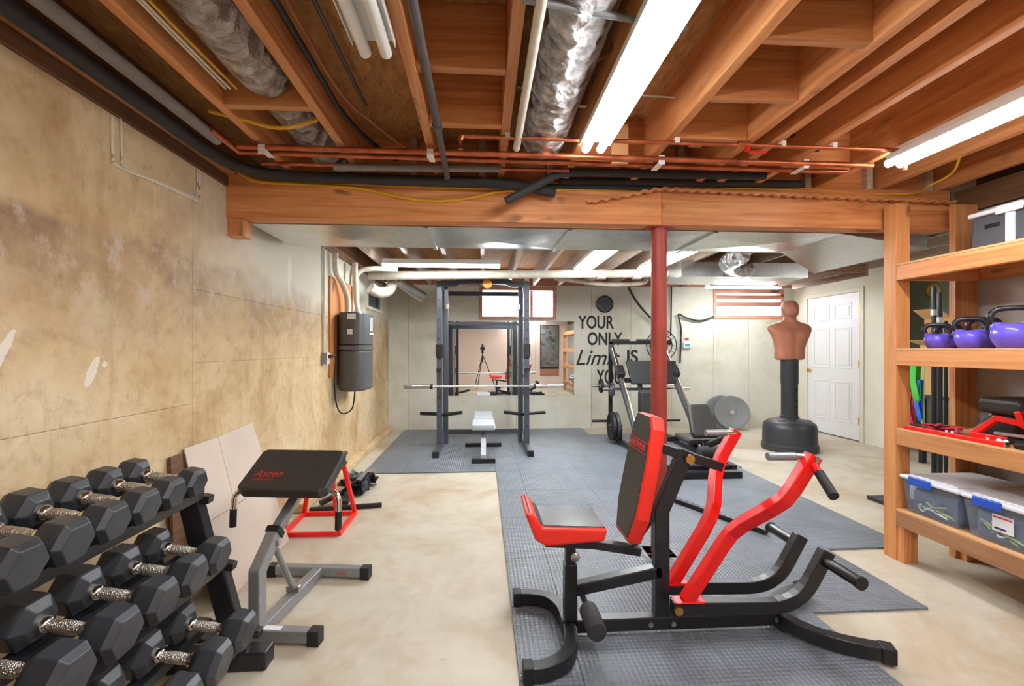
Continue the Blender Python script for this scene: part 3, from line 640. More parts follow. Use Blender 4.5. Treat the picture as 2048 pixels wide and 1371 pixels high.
PR = frame((1, 0, 0), (0, .87, .5)); PC = V((.045, -.045, .645))
pp = MB()
w, l = .21, .135
poly = [(-w, -l + .02), (-w + .03, -l), (w - .03, -l), (w, -l + .02), (w, l - .02), (w - .02, l), (-w + .02, l), (-w, l - .02)]
pad = pp.prism(poly, .055, PC - PR @ V((0, 0, .0)), PR).build('arm_pad', 'vinyl_black', t, .012, seg=3)
box('pad_board', 'paint_black', t, -.11, .19, -.10, .04, .57, .58)
text('logo', 'Ascen', 'print_red', pad, PC + PR @ V((-.165, -.055, .0555)), PR, .058, .0008, .95, .25)
text('logo', 'Endurance', 'print_red', pad, PC + PR @ V((-.160, -.078, .0555)), PR, .022, .0008, 1.05, .2)
for sg in (-1, 1):
    ch = smoothpath([(.045 + sg * .14, -.10, .60), (.045 + sg * .215, -.115, .60), (.045 + sg * .245, -.125, .575), (.045 + sg * .25, -.13, .53), (.045 + sg * .25, -.135, .47)], 5)
    h_ = MB().tube(ch, .0125).build('curl_handle', 'chrome', t, smooth=50)
    MB().tube([(.045 + sg * .25, -.132, .515), (.045 + sg * .25, -.136, .435)], .015).build('grip', 'rubber_dark', h_, smooth=50)
t.location = (-.935, 2.31, 0); t.rotation_euler = (0, 0, math.radians(-7))

# ------------------------------------------------------------------ red plyometric stand
t = thing('plyometric_stand', 'red tube plyometric stand with a black top behind the preacher bench', 'plyo stand', (-1.15, 3.35, 0))
b4 = [V((-1.335, 3.16, .015)), V((-.965, 3.15, .015)), V((-.965, 3.54, .015)), V((-1.345, 3.55, .015))]
t4 = [V((-1.26, 3.22, .40)), V((-1.03, 3.22, .40)), V((-1.03, 3.47, .40)), V((-1.26, 3.47, .40))]
for i in range(4):
    MB().rt([b4[i], b4[(i + 1) % 4]], .028, .028).build('base_bar', 'paint_red', t, .003)
    MB().rt([b4[i], t4[i]], .028, .028, (1, 0, 0)).build('leg', 'paint_red', t, .003)
box('top_platform', 'rubber_dark', t, -1.28, -1.01, 3.20, 3.49, .40, .425, .006)
for k in range(3): tag(box('rubber_pad', 'rubber', None, -1.265 + .01 * k, -1.02 + .012 * k, 3.22, 3.47, .4255 + k * .026, .4505 + k * .026, .006), ('black rubber pad on the red stand, lowest of three', 'black rubber pad on the red stand, middle of three', 'black rubber pad on the red stand, topmost of three')[k], 'pad', 'stacked pads on the red stand')
# black strap bundle beside it on the floor
def strapbundle(name, label, cat, c, n, spread, h, mats, r=.012, seed=1):
    rr = random.Random(seed); tt = thing(name, label, cat, c); c = V(c)
    for i in range(n):
        p = [c + V((rr.uniform(-1, 1) * spread[0], rr.uniform(-1, 1) * spread[1], rr.uniform(.1, .95) * h)) for _ in range(5)]
        p[0].z = c.z + .006; p[-1].z = c.z + .006
        MB().rt(smoothpath(p, 4), r * 2.4, r * .5).build('strap', mats[i % len(mats)], tt)
    return tt
strapbundle('strap_bundle', 'tangled heap of black straps with gray webbing on the floor by the mat edge', 'straps', (-1.10, 4.15, 0), 16, (.11, .20, 0), .16, ['cable_black', 'cable_black', 'paint_charcoal', 'paint_gray'], .02, 3)
tag(MB().tube([(-1.33, 3.62, .02), (-.80, 3.70, .02)], .018, 10).build('short_bar', 'cable_black', None, smooth=50), 'short black bar on the floor behind the red stand', 'bar')
tag(MB().rt(smoothpath([(-1.30, 3.76, .02), (-1.2, 3.82, .05), (-1.1, 3.76, .03), (-1.15, 3.95, .05), (-1.25, 3.9, .02)], 5), .05, .03).build('strap_coil', 'cable_black', None), 'black strap coiled on the floor behind the red stand', 'strap')

# ------------------------------------------------------------------ lever press machine
t = thing('lever_press_machine', 'black and red plate-loaded lever press machine on the rubber flooring', 'gym machine', (.8, 1.975, 0)); Y0 = 1.975
G = .012
MB().rt([(.34, Y0, .062), (1.33, Y0, .062)], .055, .055).build('base_beam', 'paint_black', t, .004)
fs = smoothpath([(.165, 2.235, .045), (.24, 2.23, .045), (.325, 2.18, .05), (.365, 2.08, .055), (.37, 1.975, .055), (.365, 1.87, .055), (.325, 1.77, .05), (.24, 1.72, .045), (.165, 1.715, .045)], 5)
st_ = MB().rt(fs, .055, .055).build('front_foot', 'paint_black', t, .004)
for y in (2.235, 1.715): box('foot_cap', 'rubber_dark', st_, .15, .19, y - .031, y + .031, G, .076, .004)
rs = smoothpath([(1.62, 1.735, .042), (1.50, 1.785, .045), (1.40, 1.85, .05), (1.335, 1.93, .06), (1.335, 2.02, .06), (1.40, 2.10, .05), (1.50, 2.165, .045), (1.62, 2.215, .042)], 5)
st_ = MB().rt(rs, .055, .055).build('rear_foot', 'paint_black', t, .004)
for y, a_ in ((1.73, -.4), (2.22, .4)): MB().box((1.615, y, .044), (.05, .064, .063), Matrix.Rotation(a_, 3, 'Z')).build('foot_cap', 'rubber_dark', st_, .005)
MB().rt([(.381, Y0, .03), (.381, Y0, .33)], .055, .055, (1, 0, 0)).build('seat_post', 'paint_black', t, .004)
MB().rt([(.381, Y0, .3), (.381, Y0, .405)], .043, .043, (1, 0, 0)).build('seat_post_inner', 'paint_black', t, .003)
MB().lathe([(.012, 0), (.02, .004), (.02, .03), (.012, .035)], 12, (.40, Y0 - .028, .36), frame((1, 0, 0), (0, 0, -1))).build('adjust_knob', 'steel', t, smooth=50)
MB().rt([(.27, Y0, .425), (.48, Y0, .41), (.69, Y0, .372)], .05, .035).build('seat_rail', 'paint_black', t, .003)
MB().rt([(.40, Y0, .215), (.785, Y0, .285)], .05, .05).build('link_beam', 'paint_black', t, .004)
MB().rt([(.785, Y0, .07), (.785, Y0, .55), (.90, Y0, .81)], .05, .065, (1, 0, 0)).build('main_upright', 'paint_black', t, .005)
MB().rt([(.745, Y0, .835), (1.06, Y0, .735)], .045, .04).build('top_beam', 'paint_black', t, .004)
MB().lathe([(.02, 0), (.02, .012)], 14, (.90, Y0 - .034, .78), frame((1, 0, 0), (0, 0, 1))).build('pivot_bolt', 'brass', t, smooth=50)
MB().tube([(1.035, Y0 - .26, .725), (1.035, Y0 + .26, .725)], .0) if False else None
# seat
sp_ = [(.172, .590), (.20, .595), (.245, .535), (.515, .522), (.50, .468), (.26, .455), (.215, .48)]
R_ = frame((1, 0, 0), (0, 0, 1))
seat = MB().prism([(a, b) for a, b in sp_], .26, (0, Y0 + .13, 0), R_).build('seat', 'vinyl_red', t, .012, seg=3)
tp = [(.19, .597), (.248, .539), (.505, .5265), (.505, .520), (.244, .530), (.186, .590)]
MB().prism(tp, .235, (0, Y0 + .1175, 0), R_).build('seat_top', 'vinyl_gloss', seat, .002)
# back pad
A, B = V((.607, 0, .44)), V((.712, 0, .975)); dz = (B - A).normalized(); Rp = frame((0, -1, 0), dz)
hw, Lp = .13, (B - A).length
pol = [(-.085, 0), (.085, 0), (hw, .12), (hw, .34), (.115, Lp - .05), (.08, Lp), (-.08, Lp), (-.115, Lp - .05), (-hw, .34), (-hw, .12)]
bk = MB().prism(pol, .062, A + V((0, Y0, 0)) - Rp @ V((0, 0, .062)), Rp).build('back_pad', 'vinyl_red', t, .014, seg=3)
po2 = [(x * .90, .02 + y * .955) for x, y in pol]
MB().prism(po2, .004, A + V((0, Y0, 0)) + Rp @ V((0, 0, -.0015)), Rp).build('pad_face', 'vinyl_black', bk, .0015)
for v0, v1 in ((.383, .387), (.428, .432)): MB().prism([(-.112, v0), (.112, v0), (.112, v1), (-.112, v1)], .0012, A + V((0, Y0, 0)) + Rp @ V((0, 0, .0026)), Rp).build('logo_border', 'print_red', bk)
for k in range(5):
    u = -.092 + k * .038
    MB().prism([(u, .394), (u + .028, .394), (u + .028, .400), (u + .008, .400), (u + .008, .405), (u + .028, .405), (u + .028, .421), (u, .421)], .0012, A + V((0, Y0, 0)) + Rp @ V((0, 0, .0026)), Rp).build('logo_glyph', 'print_red', bk)
MB().rt([A + V((.05, Y0, -.035)), A + V((.17, Y0, .13)), V((.78, Y0, .52))], .04, .03).build('pad_bracket', 'paint_black', t, .003)
MB().lathe([(.012, -.24), (.012, -.03), (.036, -.028), (.038, -.02), (.038, .12), (.034, .128), (.012, .13)], 18, (.435, Y0 - .14, .185), frame((1, 0, 0), (0, 0, 1)) @ Matrix.Rotation(0, 3, 'Z')).build('foam_roller', 'foam_black', t, smooth=50)
MB().tube([(.435, Y0 + .06, .185), (.435, Y0 - .2, .185)], .012).build('roller_axle', 'paint_black', t, smooth=50)
for sg in (-1, 1):
    y = lambda d: Y0 + sg * d
    c_ = [(.80, y(.082), .165), (1.22, y(.082), .155)] + bez((1.22, y(.082), .155), (1.36, y(.082), .15), (1.42, y(.082), .26), 6)[1:] + [(1.49, y(.082), .385)]
    la = MB().rt(c_, .045, .055).build('weight_arm', 'paint_black', t, .004)
    MB().tube([(1.475, y(.08), .345), (1.475, y(.28), .345)], .024, 16).build('weight_horn', 'paint_black', la, smooth=50)
    MB().tube([(1.475, y(.275), .345), (1.475, y(.285), .345)], .027, 16).build('horn_cap', 'rubber_dark', la, smooth=50)
    MB().lathe([(.018, 0), (.018, .012)], 14, (.82, y(.104) + (.006 if sg > 0 else 0), .163), frame((1, 0, 0), (0, 0, 1))).build('pivot_bolt', 'brass', la, smooth=50)
    arm = [(.865, y(.075), .185), (1.02, y(.082), .42), (1.055, y(.09), .475), (1.09, y(.12), .525), (1.15, y(.22), .625), (1.18, y(.255), .67), (1.205, y(.268), .715), (1.285, y(.274), .845)]
    ra = MB().rt(arm, .048, .05, (-.8, 0, .6)).build('lever_arm', 'paint_red', t, .004)
    MB().box((.875, y(.077), .187), (.13, .055, .012)).build('arm_plate', 'paint_red', ra, .003)
    MB().tube([(1.275, y(.29), .815), (1.262, y(.34), .79)], .013).build('handle_stub', 'paint_red', ra, smooth=50)
    MB().tube([(1.262, y(.335), .793), (1.235, y(.44), .74)], .0175, 14).build('grip', 'rubber_dark', ra, smooth=50)
    hb = MB().tube([(1.275, y(.26), .838), (1.22, y(.255), .838)], .012).build('handle_bar', 'chrome', ra, smooth=50)
    MB().tube([(1.225, y(.255), .838), (1.115, y(.25), .838)], .016, 14).build('handle_grip', 'paint_gray', ra, smooth=50)
    MB().box((1.28, y(.300), .835), (.014, .006, .022)).build('bolt', 'steel', ra, .002)
box('bumper_post', 'paint_black', t, 1.30, 1.335, Y0 - .02, Y0 + .02, .08, .13, .003)
for x in (.73, .83, 1.30): MB().lathe([(.011, 0), (.011, .008)], 10, (x, Y0 - .0275, .062), frame((1, 0, 0), (0, 0, 1))).build('bolt', 'steel', t, smooth=50)
tag(MB().tube([(1.52, 3.72, .034), (1.90, 2.95, .034)], .02, 12).build('weight_bar', 'paint_black', None, smooth=50), 'black steel bar lying on the rubber flooring behind the lever press', 'bar')

# ------------------------------------------------------------------ power rack with bar and bench
t = thing('power_rack', 'tall dark gray power rack with smith guides before the wall mirrors', 'power rack', (0, 6.0, 0))
XA, XB, YR0, YR1, HT = -.535, .555, 5.75, 6.62, 2.10
for x in (XA, XB):
    sg = -1 if x < 0 else 1
    for y in (YR0, YR1): MB().rt([(x, y, .03), (x, y, HT)], .065, .065, (1, 0, 0)).build('upright', 'paint_charcoal', t, .004)
    MB().rt([(x - sg * .075, YR0 + .10, .06), (x - sg * .075, YR0 + .10, HT - .04)], .05, .05, (1, 0, 0)).build('inner_post', 'paint_charcoal', t, .003)
    MB().tube([(x - sg * .012, YR0 + .09, .1), (x - sg * .012, YR0 + .09, HT - .1)], .013).build('guide_rod', 'chrome', t, smooth=50)
    MB().rt([(x, 5.30, .045), (x, YR1 + .05, .045)], .06, .06).build('foot_rail', 'paint_charcoal', t, .004)
    box('foot_cap', 'rubber_dark', t, x - .036, x + .036, 5.255, 5.31, .012, .08, .004)
    MB().rt([(x, YR0, HT - .035), (x, YR1, HT - .035)], .06, .06).build('top_rail', 'paint_charcoal', t, .004)
    MB().rt([(x, YR0 - .05, 1.0), (x, YR0 - .10, 1.0)], .06, .05).build('bar_catch', 'paint_black', t, .003)
    j = MB().tube([(x + sg * .03, YR0 + .05, .44), (x + sg * .25, YR0 + .12, .44)], .022).build('plate_peg', 'paint_black', t, smooth=50)
    MB().tube([(x - sg * .03, YR0 + .03, .43), (x - sg * .28, YR0 - .12, .48)], .022).build('plate_peg', 'paint_black', t, smooth=50)
    for z in [.3 + .12 * k for k in range(14)]: MB().lathe([(.010, 0), (.010, .003)], 8, (x, YR0 - .033, z), frame((1, 0, 0), (0, 0, 1))).build('adjust_hole', 'decal_black', t)
    box('pulley_block', 'chrome', t, x - .03, x + .03, YR0 - .05, YR0 + .03, HT, HT + .05, .006)
    box('hook', 'chrome', t, x - sg * .10 - .02, x - sg * .10 + .02, YR0 - .03, YR0 + .02, 1.75, 1.82, .006)
    MB().rt([(x, YR0 - .035, 1.15), (x - sg * .0, YR0 - .035, 1.32)], .085, .04, (0, 1, 0)).build('slide_block', 'paint_black', t, .005)
    MB().rt([(x, YR0 + .05, HT - .30), (x, YR0 + .25, HT - .06)], .04, .04, (1, 0, 0)).build('gusset', 'paint_charcoal', t, .003)
xm = (XA + XB) / 2
MB().rt(smoothpath([(XA, YR0, HT - .03), (XA + .18, YR0, HT - .03), (XA + .26, YR0, HT), (xm, YR0, HT + .01), (XB - .26, YR0, HT), (XB - .18, YR0, HT - .03), (XB, YR0, HT - .03)], 3), .06, .075).build('front_crossbar', 'paint_charcoal', t, .004)
MB().rt([(XA, YR1, HT - .05), (XB, YR1, HT - .05)], .06, .06).build('rear_crossbar', 'paint_charcoal', t, .004)
MB().rt([(XA, YR1, .07), (XB, YR1, .07)], .06, .06).build('base_crossbar', 'paint_charcoal', t, .004)
MB().rt([(XA, YR1, 1.62), (XB, YR1, 1.62)], .05, .05).build('rear_crossbar', 'paint_charcoal', t, .004)
tag(MB().lathe([(.02, 0), (.055, .01), (.06, .04), (.055, .07), (.02, .08)], 18, (.06, YR0 - .045, HT - .04), frame((1, 0, 0), (0, 0, 1))).build('ab_ball', 'orange_plastic', None, smooth=50), 'round orange pulley cap hung on the top crossbar of the power rack', 'pulley cap')
bb_ = thing('barbell', 'long bare steel barbell held across the power rack', 'barbell', (0, 5.66, .79))
MB().tube([(-.62, 5.655, .795), (.64, 5.655, .80)], .015).build('shaft', 'chrome', bb_, smooth=50)
for a, b in ((-.96, -.62), (.64, 1.00)): MB().tube([(a, 5.655, .795), (b, 5.655, .80)], .024).build('sleeve', 'chrome', bb_, smooth=50)
for a in (-.64, .63): MB().tube([(a, 5.655, .797), (a + .03, 5.655, .797)], .034).build('collar', 'paint_black', bb_, smooth=50)
t = thing('weight_bench', 'flat gray padded weight bench inside the power rack', 'bench', (.01, 5.5, 0))
MB().bb(-.125, .145, 5.20, 5.62, .33, .40).build('seat_pad', 'vinyl_gray', t, .02, seg=3)
MB().bb(-.115, .135, 5.64, 6.25, .345, .415).build('back_pad', 'vinyl_gray', t, .02, seg=3)
MB().rt([(.01, 5.02, .06), (.01, 5.30, .27), (.01, 5.40, .31)], .06, .06).build('front_leg', 'paint_gray', t, .004)
MB().rt([(.01, 5.25, .315), (.01, 6.2, .325)], .05, .035).build('spine', 'paint_charcoal', t, .004)
MB().rt([(.01, 5.85, .05), (.01, 5.75, .32)], .05, .05, (0, 1, 0)).build('rear_leg', 'paint_charcoal', t, .004)
box('foot_bar', 'paint_black', t, -.12, .14, 4.98, 5.05, .012, .06, .004); box('foot_bar', 'paint_black', t, -.22, .24, 5.83, 5.91, .012, .06, .004)
box('front_cap', 'steel', t, -.02, .04, 5.0, 5.02, .06, .10, .004)

# ------------------------------------------------------------------ mirrors, lettering and clock on the back wall
for x0, x1, lb in ((-.555, .83, 'large frameless wall mirror behind the power rack'), (.835, 1.445, 'narrower frameless wall mirror between power rack and wall lettering')):
    tag(box('wall_mirror', 'mirror_glass', None, x0, x1, YB - .008, YB, .53, 1.69), lb, 'mirror', 'wall mirrors')
RW = frame((1, 0, 0), (0, 0, 1))
wl_ = thing('wall_lettering', 'black motivational lettering on the pale back wall under the clock', 'lettering', (1.8, YB, .68))
def word(b, px0, px1, py0, py1, shear=0, bold=.022):
    p, q = at(px0, py1, YB), at(px1, py0, YB); h = q.z - p.z; size = h / .70
    o = text('word', b, 'decal_black', wl_, (0, 0, 0), Matrix.Identity(3), size, .002, 1, shear, 1.0, bold)
    xs = [v.co.x for v in o.data.vertices]; zs = [v.co.y for v in o.data.vertices]; x0, x1 = min(xs), max(xs); z0, z1 = min(zs), max(zs)
    org = WORLD[wl_.name]
    for v in o.data.vertices:
        x = p.x + ((v.co.x + org.x - (x0 + org.x)) / (x1 - x0)) * (q.x - p.x); z = p.z + (v.co.y - z0) / (z1 - z0) * h
        v.co = V((x, YB - .0015 + (.001 if v.co.z + org.z > .001 else -.001), z)) - org
word('YOUR', 1156, 1228, 631, 657); word('ONLY', 1175, 1245, 664, 690); word('Limit', 1152, 1240, 699, 730, .35, .004); word('IS', 1254, 1276, 699, 726); word('YOU', 1193, 1244, 738, 768)
ck = thing('wall_clock', 'round black wall clock above the lettering', 'clock', at(1209, 608, YB))
c0 = at(1209, 608, YB); RC = frame((1, 0, 0), (0, 0, 1))
MB().lathe([(.135, -.03), (.135, .0), (.128, .008), (.118, .002), (.118, -.005)][::-1] if False else [(.135, 0), (.137, .025), (.128, .032), (.118, .026), (.118, .022)], 32, c0, RC).build('case', 'paint_black', ck, smooth=40)
MB().lathe([(.117, 0), (.117, .024)], 32, c0, RC).build('dial', 'paint_charcoal', ck)
for k in range(12):
    a = k * math.pi / 6; MB().box(c0 + V((math.sin(a) * .1, -.025, math.cos(a) * .1)), (.006, .002, .016), Matrix.Rotation(a, 3, 'Y')).build('hour_mark', 'paint_gray', ck)
MB().rt([c0 + V((0, -.027, 0)), c0 + V((-.06, -.027, .01))], .006, .004).build('hour_hand', 'decal_black', ck); MB().rt([c0 + V((0, -.027, 0)), c0 + V((.01, -.027, -.085))], .004, .004).build('minute_hand', 'decal_black', ck)
# small gear on back wall
tt = thing('wall_thermostat', 'small pale box with a red tag on the back wall beside the fan', 'wall box', at(1373, 690, YB)); c0 = at(1373, 690, YB)
MB().box(c0 + V((0, -.02, 0)), (.13, .04, .09)).build('case', 'plastic_white', tt, .01); MB().box(c0 + V((0, -.012, .10)), (.06, .004, .03)).build('red_tag', 'print_red', tt); MB().box(c0 + V((0, -.042, 0)), (.08, .004, .04)).build('display', 'band_teal', tt)
fn = thing('wall_fan', 'round black wire fan mounted on the back wall behind the red column', 'fan', at(1322, 690, 7.0)); c0 = at(1322, 690, 7.0)
for r in (.24, .17, .10):
    MB().tube([c0 + V((r * math.cos(a), -.02, r * math.sin(a))) for a in [2 * math.pi * k / 28 for k in range(29)]], .008, 6, (0, 1, 0)).build('guard_ring', 'paint_black', fn, smooth=60)
for k in range(12):
    a = 2 * math.pi * k / 12; MB().tube([c0 + V((0, -.03, 0)), c0 + V((.24 * math.cos(a), -.02, .24 * math.sin(a)))], .004, 6).build('guard_spoke', 'paint_black', fn)
for k in range(4):
    a = 2 * math.pi * k / 4 + .3; MB().box(c0 + V((.1 * math.cos(a), 0, .1 * math.sin(a))), (.16, .006, .09), Matrix.Rotation(-a, 3, 'Y') @ Matrix.Rotation(.4, 3, 'X')).build('blade', 'plastic_dark', fn, .002)
MB().lathe([(.06, 0), (.06, .16)], 16, c0 + V((0, .16, 0)), RC).build('motor', 'plastic_dark', fn, smooth=50)
cable('black cable looping from a hook beside the fan to the right back window', 'cable_black', [at(1427, 633, 7.13), at(1400, 641, 7.13), at(1372, 635, 7.12), at(1357, 629, 7.12), at(1362, 660, 7.13), at(1360, 725, 7.13)], .014)
cable('black hose dropping diagonally from the ceiling to behind the red column', 'cable_black', [at(1257, 575, 7.0), at(1275, 605, 7.08), at(1302, 636, 7.12), at(1325, 655, 7.12)], .018)
cable('straight black cable down the back wall beside the red column', 'cable_black', [at(1343, 572, 7.13), at(1342, 640, 7.13), at(1341, 672, 7.13)], .012)

# ------------------------------------------------------------------ central vacuum, conduit and wires on the left wall
t = thing('central_vacuum', 'dark gray central vacuum canister hung on the left wall', 'vacuum unit', (-1.3, 4.75, .84))
box('mount_board', 'lumber_z', t, XL, XL + .02, 4.42, 5.15, .98, 1.95, .002)
ov = []
for k in range(28):
    a = 2 * math.pi * k / 28; cx = math.cos(a); sy = math.sin(a)
    ov.append((.135 * math.copysign(abs(cx) ** .62, cx), .27 * math.copysign(abs(sy) ** .62, sy)))
o_ = (-1.285, 4.77, 0)
MB().prism(ov, .40, (o_[0], o_[1], .845)).build('dust_can', 'vac_gray', t, .02, 40, 3)
MB().prism([(x * 1.03, y * 1.03) for x, y in ov], .045, (o_[0], o_[1], 1.248)).build('band', 'vac_gray', t, .006, 40)
MB().prism(ov, .32, (o_[0], o_[1], 1.296)).build('motor_head', 'vac_gray', t, .012, 40)
box('emblem', 'paper_white', t, -1.30, -1.25, 4.494, 4.498, 1.40, 1.45); box('cover_plate', 'paper_white', t, -1.30, -1.22, 4.494, 4.498, 1.545, 1.60)
for y, h in ((4.78, .14), (4.84, .14)): box('brand_mark', 'paper_white', t, -1.1505, -1.147, y, y + .03, 1.44, 1.44 + h)
box('brand_line', 'paper_white', t, -1.1505, -1.147, 4.74, 4.90, 1.405, 1.425)
pipe('vacuum_pipe', 'white plastic vacuum pipe rising from the canister along the left wall', 'pipe', 'pvc_white', [(-1.36, 4.72, 1.62), (-1.36, 4.70, 1.78), (-1.38, 4.58, 1.92), (-1.40, 4.48, 2.0), (-1.40, 4.46, 2.17)], .028)
pipe('vacuum_pipe', 'second white vacuum pipe going straight up from the canister', 'pipe', 'pvc_white', [(-1.30, 4.90, 1.62), (-1.33, 4.92, 1.8), (-1.35, 4.95, 2.17)], .028)
pipe('vacuum_pipe', 'yellowed white vacuum pipe beside the canister joining an elbow at the ceiling', 'pipe', 'drain_gray', [(-1.38, 5.12, 1.3), (-1.38, 5.12, 1.9), (-1.37, 5.12, 2.08), (-1.25, 5.14, 2.14), (-.95, 5.2, 2.15)], .03)
cf = thing('wall_outlet', 'gray electric box with a plug under a white conduit on the left wall', 'outlet', (XL, 4.25, 1.13))
box('box', 'paint_gray', cf, XL, XL + .05, 4.21, 4.29, 1.12, 1.225, .004); box('cover', 'plastic_white', cf, XL + .05, XL + .056, 4.21, 4.29, 1.12, 1.225, .003)
MB().tube([(XL + .015, 4.25, 1.225), (XL + .015, 4.25, 2.18)], .010).build('conduit', 'pvc_white', cf, smooth=50); MB().box((XL + .07, 4.25, 1.19), (.035, .03, .03)).build('plug', 'cable_black', cf, .005)
cable('black power cord hanging in a loop from the outlet to the canister', 'cable_black', [(XL + .09, 4.25, 1.19), (XL + .10, 4.32, 1.17), (XL + .06, 4.40, .95), (XL + .05, 4.50, .72), (XL + .07, 4.62, .62), (XL + .14, 4.70, .66), (XL + .165, 4.71, .84)], .007)
sw = thing('side_window', 'small dark basement side window with pale jambs on the left wall', 'window', (XL, 6.1, 1.8))
box('glass', 'window_dark', sw, XL, XL + .006, 5.82, 6.55, 1.80, 2.0); box('sash_bar', 'paint_charcoal', sw, XL, XL + .02, 6.35, 6.47, 1.80, 2.0)
for q in ((5.74, 5.82, 1.76, 2.17), (6.55, 6.60, 1.76, 2.17), (5.82, 6.55, 1.76, 1.80)): box('jamb', 'wall_cream', sw, XL, XL + .03, *q, .003)
box('board', 'wall_cream', sw, XL, XL + .02, 5.20, 5.74, 1.62, 2.17, .002)
# white wires stapled on the upper left wall
wq = [(XL + .004, 1.885, 2.17), (XL + .004, 1.89, 2.02), (XL + .004, 1.91, 1.985), (XL + .004, 2.15, 2.0), (XL + .004, 2.42, 2.012), (XL + .004, 2.44, 2.03), (XL + .004, 2.44, 2.16)]
cable('white wire stapled in a squared loop high on the left wall', 'cable_white', wq, .006)
cable('thinner white wire beside the looped one high on the left wall', 'cable_white', [(p[0], p[1] + .045 if p[1] < 2.3 else p[1] - .02, p[2] + .01) for p in wq[:-1]] + [(XL + .004, 2.42, 2.17)], .004)

# ------------------------------------------------------------------ leg press
t = thing('leg_press', 'black steel leg press with sloping rails and footplate against the back wall', 'gym machine', (2.2, 5.3, 0))
LX0, LX1, LXC = 1.82, 2.56, 2.19
for x in (LX0, LX1):
    MB().rt([(x, 6.42, .045), (x, 4.5, .045)], .06, .06).build('base_rail', 'paint_black', t, .004)
    MB().rt([(x, 6.42, .04), (x, 6.42, 1.36)], .05, .05, (1, 0, 0)).build('rear_post', 'paint_black', t, .004)
    MB().rt([(x, 6.40, 1.30), (x, 5.25, .20)], .06, .07).build('rail_beam', 'paint_charcoal', t, .004)
    MB().tube([(x, 6.30, 1.27), (x, 5.28, .295)], .02).build('guide_rod', 'chrome', t, smooth=50)
    sg = -1 if x == LX0 else 1
    if sg < 0: MB().tube([(x, 5.94, .235), (x - .18, 5.94, .235)], .02).build('plate_peg', 'paint_black', t, smooth=50)
    if sg < 0: MB().rt([(x, 5.94, .07), (x, 5.94, .26)], .04, .04, (1, 0, 0)).build('peg_post', 'paint_black', t, .003)
    for z in (.235, .735): MB().tube([(x, 6.40, z), (x + sg * .27, 6.40, z)], .018).build('plate_peg', 'chrome' if z > .5 else 'paint_black', t, smooth=50)
    MB().box((x, 5.95, .95), (.09, .16, .11), Matrix.Rotation(.76, 3, 'X')).build('slide_block', 'paint_black', t, .008)
MB().rt([(LX0 - .02, 6.42, 1.345), (LX1 + .02, 6.42, 1.345)], .05, .05).build('top_crossbar', 'paint_black', t, .004)
for a, b in ((LX0 + .02, LX0 + .27), (LX0 + .38, LX1)): MB().tube([(a, 6.42, 1.375), (b, 6.42, 1.375)], .022).build('bar_pad', 'foam_black', t, smooth=50)
RF = frame((1, 0, 0), (0, .35, .94))
MB().prism([(-.30, -.16), (.30, -.16), (.34, .16), (-.34, .16)], .035, (LXC + .05, 5.93, .94), RF).build('footplate', 'rubber_dark', t, .01)
MB().rt([(LX0, 5.97, .84), (LX1, 5.97, .84)], .06, .06).build('carriage_bar', 'paint_black', t, .004)
MB().rt([(LXC - .12, 5.97, .84), (LXC - .12, 5.75, .6)], .05, .05).rt([(LXC + .12, 5.97, .84), (LXC + .12, 5.75, .6)], .05, .05).build('carriage_frame', 'paint_black', t, .004)
MB().tube([(LX0 - .22, 5.99, .72), (LX1 + .22, 5.99, .72)], .02).build('carriage_horn', 'chrome', t, smooth=50)
MB().bb(LXC - .18, LXC + .18, 5.72, 5.84, .42, .72).build('shoulder_pad', 'vinyl_black', t, .03)
MB().prism([(-.13, 0), (.13, 0), (.15, .05), (.12, .34), (.09, .38), (-.09, .38), (-.12, .34), (-.15, .05)], .07, (LXC + .12, 4.62, .32), frame((1, 0, 0), (0, .55, .84))).build('back_pad', 'vinyl_black', t, .025, seg=3)
MB().bb(LXC - .05, LXC + .29, 4.62, 5.0, .26, .32).build('seat_pad', 'vinyl_black', t, .02)
MB().rt([(LX0, 4.98, .24), (LXC + .55, 4.98, .30)], .05, .05).build('seat_beam', 'paint_black', t, .004)
MB().rt([(LXC + .1, 4.4, .05), (LXC + .1, 4.62, .30)], .06, .06, (1, 0, 0)).build('seat_post', 'paint_black', t, .004)
MB().rt([(LXC + .10, 4.98, .26), (LXC + .10, 4.35, .05)], .06, .06).build('spine', 'paint_black', t, .004)
MB().rt([(1.86, 4.30, .045), (2.50, 4.30, .045)], .09, .06).build('front_foot', 'paint_black', t, .004)
MB().rt([(LX0, 4.55, .045), (LX1, 4.55, .045)], .06, .05).build('base_crossbar', 'paint_black', t, .004)
MB().lathe([(.035, -.14), (.06, -.13), (.06, .13), (.035, .14)], 18, (LXC + .12, 4.48, .22), frame((0, 1, 0), (0, 0, 1))).build('roller', 'foam_black', t, smooth=50)
def plate(label, c, R, r, th, mat, group, cat='weight plate'):
    tt = thing('weight_plate', label, cat, c, group); c = V(c)
    MB().lathe([(.026, -.45 * th), (.05, -.5 * th), (.055, -.32 * th), (r * .80, -.32 * th), (r * .86, -.5 * th), (r * .98, -.5 * th), (r, -.4 * th), (r, .4 * th), (r * .98, .5 * th), (r * .86, .5 * th), (r * .80, .32 * th), (.055, .32 * th), (.05, .5 * th), (.026, .45 * th)], 36, c, R).build('disc', mat, tt, smooth=35)
    MB().lathe([(.034, -.52 * th), (.034, .52 * th)], 18, c, R).build('hub_ring', 'steel', tt)
    for rr in (.45, .62): MB().tube([c + R @ V((r * rr * math.cos(a), r * rr * math.sin(a), -.33 * th)) for a in [2 * math.pi * k / 30 for k in range(31)]], .004, 6, R @ V((0, 0, 1))).build('raised_ring', mat, tt)
    return tt
RX = frame((0, 1, 0), (0, 0, 1))
